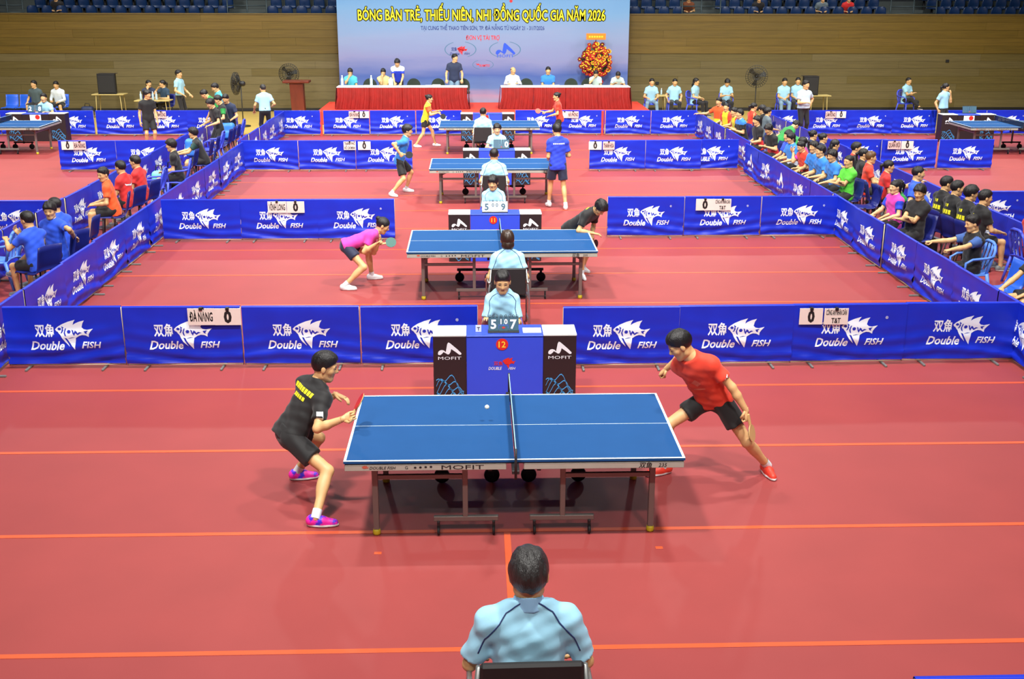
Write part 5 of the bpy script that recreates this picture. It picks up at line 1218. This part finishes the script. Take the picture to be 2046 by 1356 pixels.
racket(Vector(P4['L'][0])+Vector((.02, .06, -.06)), (.3, .4, -.8), (.6, -.6, 0), 'black racket held low by the serving player', RUBK, RUBR)
I = official('woman umpire in pale blue polo seen from behind at the second table', 'second umpire', 1014, 487, 92, H=1.62, hands='side', ch='umpire', lod=1, hairk='bob', hairm=mat('hair_auburn', (52, 36, 26), .4, noise=.4, scale=50), y=5.55, dz=.0, girth=1.08, elb=((.4, -.5, -.9), (-.4, -.5, -.9)))
official_lines(I)
I = official('scorer in pale blue polo facing the camera behind the second desk', 'scorer behind the second desk', 986, 366, 272, H=1.62, hands='table', lean=8, ch='plastic', lod=1, head=(-14, 10), y=10.2, hairk='bob', sleeve=.8, girth=.9, shw=.86, elb=((.25, -.5, -1), (-.25, -.5, -1)))
official_lines(I, False)
# --- third court
P5 = person('boy in blue shirt and black shorts waiting left of the third table', (-2.0, 15.7), 0, 1.62, world=True, pelvis=W(798, 318, 15.75), lean=18, head=(0, 8), feet=(G(783, 392), G(812, 383)), hands=(W(799, 306, 15.45), W(803, 307, 15.9)), elb=((.6, -.9, -.2), (-.6, -.9, -.2)), knee=((.2, 1, 0), (-.2, 1, 0)), fyaw=(40, 12), shirt=SKY, sleeve=.72, bottom=BLK, blen=.8, hairk='mop', shoes=SHW, sock=SOCKW, lod=1, hstyle=('fist', 'relaxed'))
racket(Vector(P5['R'][0])+Vector((.07, .02, -.02)), (.9, .1, -.15), (.1, -1, .2), 'black racket held by the boy in blue', RUBK, RUBR)
P6 = person('man in royal blue shirt standing with his back to the camera', (1.38, 14.0), 100, 1.70, pelvis=(0, 0, .92), lean=3, head=(10, 12), feet=((.14, -.16, 0), (-.12, .22, 0)), hands=((.20, .26, 1.06), (-.13, .24, 1.0)), fyaw=(12, -6), shirt=ROY, sleeve=.68, bottom=NAVS, blen=.72, hairk='short', shoes=SHW, sock=SOCKW, lod=1, girth=1.0, shw=.95, tail=.12, elb=((.35, -.9, -.6), (-.35, -.9, -.6)))
decal(P6, 'back_print', WPR, P6['P'](.40), -P6['cx'], P6['S'], P6['cy'], [rect(-.12+.035*k, -.095+.035*k, 0, .025) for k in range(7)])
I = official('umpire in pale blue polo seen from behind at the third table', 'third umpire', 987, 300, 90, H=1.72, hands='side', ch='umpire', lod=1, hairk='crop', y=13.2, girth=1.1, elb=((.4, -.5, -.9), (-.4, -.5, -.9))); official_lines(I)
I = official('scorer in pale green-blue polo facing the camera at the third table', 'third scorer', 993, 265, 268, H=1.6, hands='table', ch='plastic', lod=1, y=17.85, hairk='mop', skin=2)
# --- fourth court
P7 = stand('girl in yellow shirt stepping forward left of the farthest table', 851, 293, 2, 1.50, pelvis=(0, -.02, .87), lean=14, head=(0, 6), feet=((.12, -.32, 0), (-.12, .30, 0)), hands=((.18, .40, 1.10), (-.14, .42, 1.13)), shirt=[YELW, ORA], trim='sleeve', bottom=BLK, blen=.5, hairk='bun', shoes=SHW, lod=1, hstyle=('fist', 'relaxed'))
racket(Vector(P7['R'][0])+Vector((.05, -.02, -.02)), (.6, .0, -.5), (.2, -1, .1), 'black racket held by the girl in yellow', RUBK, RUBR)
P8 = stand('girl in red shirt holding a racket right of the farthest table', 1118, 292, 182, 1.52, pelvis=(0, 0, .90), lean=10, head=(8, 4), hands=((.16, .46, 1.06), (-.1, .32, .98)), shirt=RED, bottom=BLK, blen=.5, hairk='bun', shoes=SHW, lod=1, hstyle=('fist', 'relaxed'))
racket(Vector(P8['R'][0])+Vector((-.08, 0, .02)), (-.97, -.1, .15), (.15, -.85, .5), 'coral red racket held out by the girl in red', RUBP, RUBK)
I = official('umpire in pale blue polo seen from behind at the farthest table', 'farthest umpire', 965, 212, 88, H=1.70, hands='side', ch='umpire', lod=1, hairk='crop', y=21.1, elb=((.4, -.5, -.9), (-.4, -.5, -.9)))

# --- stage
def onstage(label, px, H, hands, **k):
    py = k.pop('py', 155); kind = k.pop('standing', False); p = aty(px, 168, 30.95)
    if kind:
        return person(label, (p.x, 30.95, SZ), k.pop('face', 270), H, pelvis=(0, 0, .92), hands=hands, shoes=SHK, lod=2, **k)
    return seated(label, label, px, py, k.pop('face', 270), H=H, hands=hands, ch=None, y=30.95, z=SZ, shoes=SHK, bottom=BLKT, blen=1.9, **k)
onstage('woman in turquoise shirt seated at the left end of the stage', 700, 1.6, 'chin', shirt=TURQ, hairk='bob', head=(0, 14), py=150)
onstage('person in pale yellow shirt with hand on chin at the stage table', 766, 1.58, 'chin', shirt=mat('cloth_cream', (226, 206, 140), .7), hairk='bob', head=(0, 10), py=153)
onstage('man in blue and white shirt leaning over the stage table', 796, 1.68, ((.10, .46, .84), (-.12, .44, .84)), standing=True, shirt=[ROY, WHT], trim='yoke', bottom=BLKT, blen=1.9, lean=28, head=(0, 30), hairk='mop')
onstage('man in navy polo standing behind the left stage table', 908, 1.74, ((.26, .26, .90), (-.26, .26, .90)), standing=True, shirt=NAV, bottom=JEAN, blen=1.9, lean=6, head=(50, 4), hairk='short', girth=1.1)
onstage('bald man in white shirt seated at the right stage table', 1024, 1.68, 'table', shirt=WHT, hairk='bald', hairm=HAIRG, head=(30, 6), py=153, sleeve=1.2)
onstage('man in blue shirt seated at the middle of the right stage table', 1095, 1.68, 'read', shirt=SKY, hairk='short', head=(0, 8), py=150, girth=1.15)
onstage('girl resting her cheek on her hand below the flower stand', 1190, 1.52, 'chin', shirt=cl('mint', (190, 214, 206)), hairk='long', head=(0, 30), py=158)
onstage('girl bent over the table at the right end of the stage', 1234, 1.52, 'table', shirt=MATS['cloth_mint'], hairk='long', head=(0, 44), py=157, lean=18)

# --- officials along the right wall
official('official with hands on knees in jeans beside the stage', 'official beside the stage', 1302, 172, 268, y=31.3, ch='plastic', lean=14, legs='wide', bottom=JEAN, hairk='short', lod=2)
official('official looking down beside the small wall table', 'official beside the small wall table', 1348, 172, 270, y=31.3, ch='plastic', hands='side', hairk='crop', head=(0, 16))
official('official woman with long dark hair seated by the right wall', 'official with long hair', 1391, 172, 322, y=31.3, ch='plastic', hands='lap', hairk='long')
official('official with bowed head reading by the right wall', 'official with bowed head', 1452, 171, 270, y=31.3, ch='plastic', hands='read', hairk='mop', head=(0, 30))
official('official in grey trousers seated right of the pedestal fan', 'official right of the fan', 1567, 172, 268, y=31.3, ch='plastic', hands='lap', bottom=JEAN, hairk='short')
official('official half hidden behind the standing official', 'half hidden official', 1594, 170, 262, y=31.5, ch='plastic', hands='lap', hairk='short')
I = stand('stout official in pale polo standing with hand on hip, right court', 1605, 215, 292, 1.70, y=24.9, pelvis=(0, 0, .93), head=(14, 4), hands=((.14, .30, 1.12), (-.24, -.02, .98)), shirt=cl('polo_pale', (190, 214, 230)), collar=POLOC, bottom=BLKT, blen=1.95, shoes=SHK, girth=1.15, belly=.05, hairk='short', lod=2, tail=.0, elb=((.5, -.6, -.6), (-1, -.4, -.1)))
I2 = person('x', (0, 0, 0), 0) if False else None
official('official with folded arms and crossed legs by the right wall', 'official with crossed legs', 1814, 175, 300, y=31.6, ch='plastic', hands='crossed', legs='cross', hairk='crop')
stand('woman official with a hand at her mouth beside the right scoring desk', 1878, 271, 300, 1.60, pelvis=(0, 0, .88), head=(60, 0), hands=((.24, .0, .84), (-.04, .20, 1.34)), shirt=POLO, collar=POLOC, bottom=BLKT, blen=1.95, shoes=SHK, hairk='tail', lod=2, tail=.0)
# --- left wall and left court
seated('man in grey shirt with an arm along the empty chairs, left wall', 'man in grey by the left wall', 68, 172, 262, y=30.6, ch='row', shirt=cl('slate', (70, 88, 92)), bottom=BLK, blen=.9, hairk='short', head=(-20, 0), hands='side', shoes=SHK)
seated('man in white long-sleeved shirt leaning forward by the left wall', 'man in white by the left wall', 113, 173, 266, y=30.6, ch='shell', shirt=WHT, sleeve=1.2, bottom=BLK, blen=.9, hairk='short', lean=14, legs='wide', head=(0, 14), shoes=SHK)
for px, d_ in ((18, 'empty at the far left wall'), (46, 'empty beside the man in grey')):
    p = aty(px, 200, 30.6); chair('shell', p.x, 30.6, 270, d_)
official('scorer in pale blue reaching over the left court scoreboard', 'left court scorer', 88, 200, 268, y=25.6, ch='plastic', hands='table', lean=12)
seated('woman in navy seated left at the pale wall table', 'woman in navy, left', 297, 178, 285, y=30.85, ch='row', shirt=NAV, bottom=BLKT, blen=1.9, hairk='tail', head=(30, 4), hands='chin', shoes=SHK)
seated('woman in navy seated right at the pale wall table', 'woman in navy, right', 326, 178, 240, y=30.85, ch='row', shirt=cl('teal_navy', (34, 62, 84)), bottom=BLKT, blen=1.9, hairk='tail', head=(-40, 4), hands='chin', shoes=SHK)
stand('official in pale blue standing by the left wall table', 360, 195, 345, 1.70, y=29.3, pelvis=(0, 0, .93), hands=((.22, .22, .98), (-.2, .26, .95)), shirt=POLO, bottom=BLKT, blen=1.95, shoes=SHK, hairk='short', lod=2, tail=.0)
stand('player in black walking off the left court', 297, 245, 300, 1.62, y=23.2, pelvis=(0, 0, .89), head=(38, 6), hands=((.25, .05, .80), (-.22, .16, .80)), shirt=BLK, bottom=BLK, blen=.78, shoes=SHW, hairk='mop', lod=2)
stand('official in pale blue seen from behind, gripping the far left barrier', 533, 279, 108, 1.62, pelvis=(0, 0, .89), lean=6, hands=((.20, .12, .98), (-.30, .22, .88)), shirt=POLO, bottom=BLKT, blen=1.95, shoes=SHK, hairk='crop', hairm=HAIRG, lod=2, tail=.0, head=(20, 6))
# --- left aisle, watching the left court
def kid(label, who, px, py, face, shirt, hairk='short', bottom=BLK, blen=.72, shoes=SHG, **k): return seated(label, who, px, py, face, shirt=shirt, hairk=hairk, bottom=bottom, blen=blen, shoes=shoes, **k)
kid('boy in blue shirt raising a fist at the left edge', 'boy in blue with raised fist', 56, 436, 150, BLU, 'short', H=1.58, lod=1, ch='row', head=(10, 8), legs='cross', lean=10, hands=((-.02, .30, 1.0), (-.18, .42, .92)))
I = kid('boy in blue turned round towards the camera over the chair back', 'boy in blue looking back', 97, 416, 200, BLU, 'mop', H=1.62, lod=1, head=(72, 10), lean=4, twist=50, hands=((.16, .3, .62), (-.18, -.30, .82)), elb=((.6, -.8, -.5), (-.9, -.2, .1)))
kid('boy in blue with shaved neck seated third from the left edge', 'boy in blue with shaved neck', 129, 407, 158, BLU, 'crop', H=1.64, lod=1, head=(10, 6), lean=14)
kid('barefoot boy in orange shirt looking back over his shoulder', 'boy in orange', 207, 345, 192, ORA, 'short', H=1.62, lod=1, head=(42, 10), lean=12, shoes=None, blen=.78)
I = kid('boy in red shirt with white back print, left of two', 'left boy in red', 241, 332, 165, CRIM, 'short', H=1.58, lod=1, lean=8)
decal(I, 'back_print', WPR, I['P'](.32), -I['cx'], I['S'], I['cy'], [poly_faces([(-.11, .03), (-.05, -.02), (.1, .0), (.12, .04), (.08, .02), (-.04, .01)])])
kid('boy in red shirt, farther one of two', 'farther boy in red', 271, 321, 168, CRIM, 'short', H=1.58, lod=1, lean=8)
kid('boy in black shirt seated sideways on a blue armchair', 'boy in black on the armchair', 351, 288, 188, BLK, 'mop', H=1.62, lod=1, ch='plastic', lean=10, head=(-6, 6), hands='lap')
kid('person in black and green leaning forward on the left aisle chairs', 'person in black and green', 396, 264, 190, [BLK, DGREEN], 'mop', H=1.6, trim='sleeve', lod=2, lean=22, hands='forward')
for i, (px, py, face, sh, l, hk) in enumerate([(386, 205, 215, BLK, 'boy in black standing nearest in the left aisle huddle', 'mop'), (402, 198, 200, [BLK, GREEN], 'person in black and green standing in the left aisle huddle', 'short'), (414, 195, 260, NAV, 'person in dark shirt hidden in the left aisle huddle', 'short')]):
    p = atz(px, py, 1.48); p.x = max(p.x, -7.0); person(l, (p.x, p.y), face, 1.62, pelvis=(0, 0, .89), lean=12, head=(0, 24), hands=((.2, .34, .98), (-.2, .34, .98)), shirt=sh, trim='sleeve', bottom=BLK, blen=.8, shoes=SHG, hairk=hk, lod=2)
p = atz(420, 192, 1.30); person('man in green shirt bending forward in the left aisle', (p.x+.3, p.y), 190, 1.66, pelvis=(0, 0, .90), lean=42, head=(0, 40), hands=((.16, .42, .72), (-.16, .42, .72)), shirt=[GREEN, BLK], trim='low', bottom=BLK, blen=.8, shoes=SHG, hairk='short', lod=2)
p = atz(439, 178, 1.48); person('man in turquoise shirt standing below the sideways fan', (p.x, p.y), 205, 1.66, pelvis=(0, 0, .91), lean=6, head=(0, 26), hands=((.2, .2, .84), (-.2, .2, .84)), shirt=TURQ, bottom=BLK, blen=.8, shoes=SHG, hairk='short', lod=2, tail=.1)
for (x, y, k_, d_) in ((-6.75, 9.15, 'row', 'empty beside the boy in blue with shaved neck'), (-6.85, 13.95, 'plastic', 'empty with the mint racket bag'), (-6.95, 17.0, 'row', 'empty behind the boy in black on the armchair'), (-6.95, 18.6, 'row', 'empty with the sky blue bag'), (-6.95, 19.3, 'row', 'empty in the left aisle huddle'), (-6.95, 20.0, 'plastic', 'empty behind the left aisle huddle'), (-6.95, 20.8, 'row', 'empty near the turquoise man'), (-6.95, 21.3, 'row', 'empty, second near the turquoise man'), (-6.95, 21.9, 'row', 'empty with the blue backpack'), (-6.95, 22.7, 'plastic', 'empty at the far end of the left aisle')):
    chair(k_, x, y, 180, d_)
p = G(10, 572); chair('cyan', p[0], p[1], 172, 'empty in the left foreground')
# --- right aisle, front row watching the middle courts
seated('coach in black and blue shirt resting both hands on the barrier', 'coach gripping the barrier', 1922, 458, 186, shirt=[BLK, cl('steel_blue', (56, 92, 160))], trim='sleeve', hairk='short', bottom=BLK, blen=.8, shoes=SHG, H=1.60, lod=1, ch='cyan', y=6.72, seat=.42, lean=2, legs='back', head=(-4, 12), whands=((6.30, 7.02, .79), (6.31, 6.38, .79)), hstyle=('fist', 'fist'), elb=((.4, -.3, -.9), (-.4, -.3, -.9)))
kid('boy in black shirt with folded arms and closed eyes', 'boy in black with folded arms', 1815, 388, 200, BLK, 'mop', H=1.66, lod=1, hands='crossed', head=(24, 12), girth=1.1, lean=-6, dz=-.06, bottom=BLK, blen=1.6, legs='back')
kid('girl in black and green behind the boy with folded arms', 'girl in black and green', 1793, 376, 196, [BLK, GREEN], 'tail', trim='yoke', H=1.46, dz=-.06, lod=1, lean=0, legs='back')
kid('girl in pink and blue shirt sitting upright', 'girl in pink and blue', 1774, 371, 196, [PINK, ROY], 'tail', trim='sleeve', H=1.5, lod=1, head=(8, 4), skin=2, legs='back')
kid('boy in bright green shirt with folded arms', 'boy in bright green', 1696, 320, 196, LIME, 'crop', H=1.58, lod=1, hands='crossed', lean=-2, legs='back')
kid('boy in blue shirt next to the boy in bright green', 'boy in blue next to green', 1664, 309, 194, SKY, 'mop', H=1.54, lod=1, hands='knees', lean=10, head=(6, 8), legs='back')
kid('boy in blue shirt, middle one of three', 'middle boy in blue of three', 1640, 300, 194, SKY, 'short', H=1.56, lod=1, hands='knees', lean=12, head=(-10, 4), legs='back')
kid('boy in blue shirt, farthest one of three', 'farthest boy in blue of three', 1626, 292, 200, SKY, 'mop', H=1.54, lod=1, hands='knees', lean=10, legs='back')
kid('boy in red-orange shirt bent over the barrier', 'boy in red-orange', 1578, 290, 198, RED, 'short', H=1.46, lod=1, hands='lap', lean=14, head=(0, 20), legs='back')
kid('boy in blue and orange shirt in the right aisle', 'boy in blue and orange', 1562, 270, 192, [BLU, ORA], 'short', trim='low', H=1.52, lod=2, lean=6, legs='back')
kid('boy in blue and white behind the boy in red-orange', 'boy in blue and white', 1577, 274, 196, [SKY, WHT], 'bob', trim='low', H=1.5, lod=2, lean=6, legs='back')
kid('boy in red and black shirt looking at his hands', 'boy in red and black, nearer', 1516, 255, 200, [BLK, CRIM], 'mop', trim='low', H=1.56, lod=2, hands='read', lean=14, head=(0, 24), legs='back')
kid('boy in red and black shirt with legs stretched, right aisle', 'boy in red and black, farther', 1500, 240, 196, [BLK, CRIM], 'mop', trim='low', H=1.56, lod=2, hands='lap', lean=8, legs='back')
kid('boy in black and blue shirt leaning forward, right aisle', 'boy in black and blue', 1476, 226, 196, [BLK, SKY], 'short', trim='yoke', H=1.56, lod=2, hands='read', lean=14, legs='back')
kid('boy in yellow and red shirt in the right aisle', 'boy in yellow and red', 1462, 222, 196, [YELW, CRIM], 'short', trim='sides', H=1.56, lod=2, hands='read', lean=16, legs='back')
kid('girl in yellow and red shirt next to the far barrier corner', 'girl in yellow and red', 1437, 213, 220, [YELW, RED], 'crop', trim='sides', H=1.5, lod=2, hands='lap', lean=10, legs='back')
kid('girl in orange and yellow shirt with an arm over the far barrier', 'girl in orange and yellow', 1419, 202, 230, [ORA, YELW], 'short', trim='low', H=1.58, lod=2, hands=((.62, .20, .86), (-.14, .3, .66)), elb=((.3, -.2, -.9), (-.6, -.8, -.5)), legs='back')
# --- right aisle, rear row watching the right court
kid('stout man in blue shirt with an arm over the next chair', 'stout man in blue', 1836, 344, 330, BLU, 'crop', H=1.70, lod=1, girth=1.3, belly=.06, lean=-6, head=(20, 4), hands=((.28, .12, .66), (-.50, -.12, .98)), elb=((.6, -.8, -.5), (-.6, -.8, -.2)), legs='back', blen=.9)
for i, (px, py, d_, hh) in enumerate([(1891, 364, 'farthest of four', 'short'), (1912, 373, 'third of four', 'short'), (1940, 383, 'second of four', 'mop'), (1968, 392, 'nearest of four', 'short')]):
    I = kid('boy in black shirt with yellow back lettering, %s' % d_, 'black and yellow boy, %s' % d_, px, py, 8, BLK, hh, H=1.64, lod=1, lean=8, head=(-14, 6), y=None)
    decal(I, 'back_print', YPR, I['P'](.30), -I['cx'], I['S'], I['cy'], [rect(-.12+.06*k, -.075+.06*k, -.07, .0) for k in range(4)]+[rect(-.05+.045*k, -.02+.045*k, .05, .10) for k in range(2)])
kid('man in red and black vest in the rear row of the right aisle', 'man in red and black vest', 1711, 294, 350, [RED, BLK], 'short', trim='sides', H=1.62, lod=2, lean=6)
kid('boy in orange-red shirt with brown hair, rear row', 'boy with brown hair', 1741, 313, 345, RED, 'short', H=1.56, lod=1, hairm=HAIRB, lean=6)
kid('girl with black ponytail beside the brown-haired boy', 'girl beside the brown-haired boy', 1727, 306, 345, BLK, 'tail', H=1.54, lod=2, lean=6)
kid('girl in red shirt with low ponytail, rear row', 'girl in red with low ponytail', 1776, 330, 350, CRIM, 'tail', H=1.54, lod=1, lean=10)
kid('girl with long dark hair facing the right court', 'girl with long dark hair', 1668, 287, 355, NAV, 'long', H=1.52, lod=2)
kid('girl with hair bun, left one of a pair', 'girl with hair bun, left', 1626, 268, 0, NAV, 'bun', H=1.5, lod=2)
kid('girl with hair bun, right one of a pair', 'girl with hair bun, right', 1646, 274, 0, NAVS, 'bun', H=1.5, lod=2)
kid('woman with both hands raised among the seated children', 'woman with raised hands', 1602, 282, 150, PINK, 'tail', H=1.54, lod=2, hands='clap')
kid('person in green shirt bending down, farther one', 'farther person in green', 1583, 243, 20, GREEN, 'short', H=1.58, lod=2, lean=50, head=(0, 50))
kid('person in green shirt bending down, nearer one', 'nearer person in green', 1586, 262, 150, GREEN, 'short', H=1.5, lod=2, lean=46, head=(0, 50))
kid('girl in red shirt with black ponytail at the far right aisle', 'girl in red with black ponytail', 1506, 212, 10, RED, 'tail', H=1.54, lod=2)
kid('woman in dark shirt raising her arm, far right aisle', 'woman in dark shirt', 1524, 217, 150, BLK, 'bob', H=1.54, lod=2, hands='clap')
kid('child in grey shirt at the far end of the right aisle', 'child in grey', 1535, 222, 10, GRY, 'mop', H=1.46, lod=2)
kid('child in white beside the two girls with hair clips', 'child in white', 1608, 292, 10, BLK, 'short', H=1.4, lod=2) if False else None
# right edge
seated('person in black shirt with stretched arms, right edge', 'person at the right edge', 2072, 520, 190, shirt=BLK, hairk='short', bottom=BLK, blen=.8, shoes=SHG, H=1.62, lod=1, ch='shell', y=5.0, lean=18, hands=((.16, .52, .62), (-.14, .40, .60)))
seated('person in red shirt cut off by the right picture edge', 'person in red at the right edge', 2066, 470, 10, shirt=CRIM, hairk='short', bottom=BLK, blen=.8, shoes=SHG, H=1.6, lod=1, ch='plastic', y=7.6)
p = G(1995, 610); chair('shell', 6.86, 5.75, 185, 'empty in front of the coach')
for x, y, d_ in ((7.55, 11.9, 'empty behind the girl in red with low ponytail'), (7.55, 14.1, 'empty in the rear row behind the boy in bright green'), (7.0, 11.9, 'empty behind the boy in bright green')): chair('row', x, y, 0 if x > 7.2 else 180, d_)
# --- balcony spectators
for px, py, sh, l in ((114, 0, BLK, 'spectator in black on the left balcony'), (1375, -2, BRN, 'spectator in brown right of the backdrop on the balcony'), (1515, 4, BLK, 'spectator in dark clothes on the right balcony'), (1642, 6, GRY, 'spectator in grey leaning over on the right balcony'), (1694, 6, CRIM, 'spectator in dark red on the right balcony')):
    p = aty(px, 15, 34.0); q = sit_pose(1.58, 34, 'knees', .40, 'back'); person(l, (p.x, 34.2, BZ), 270, shirt=sh, bottom=BLK, blen=.9, shoes=SHK, hairk='short', lod=2, **q)
for o in list(CHP.values())+[]: remove_tree(o)
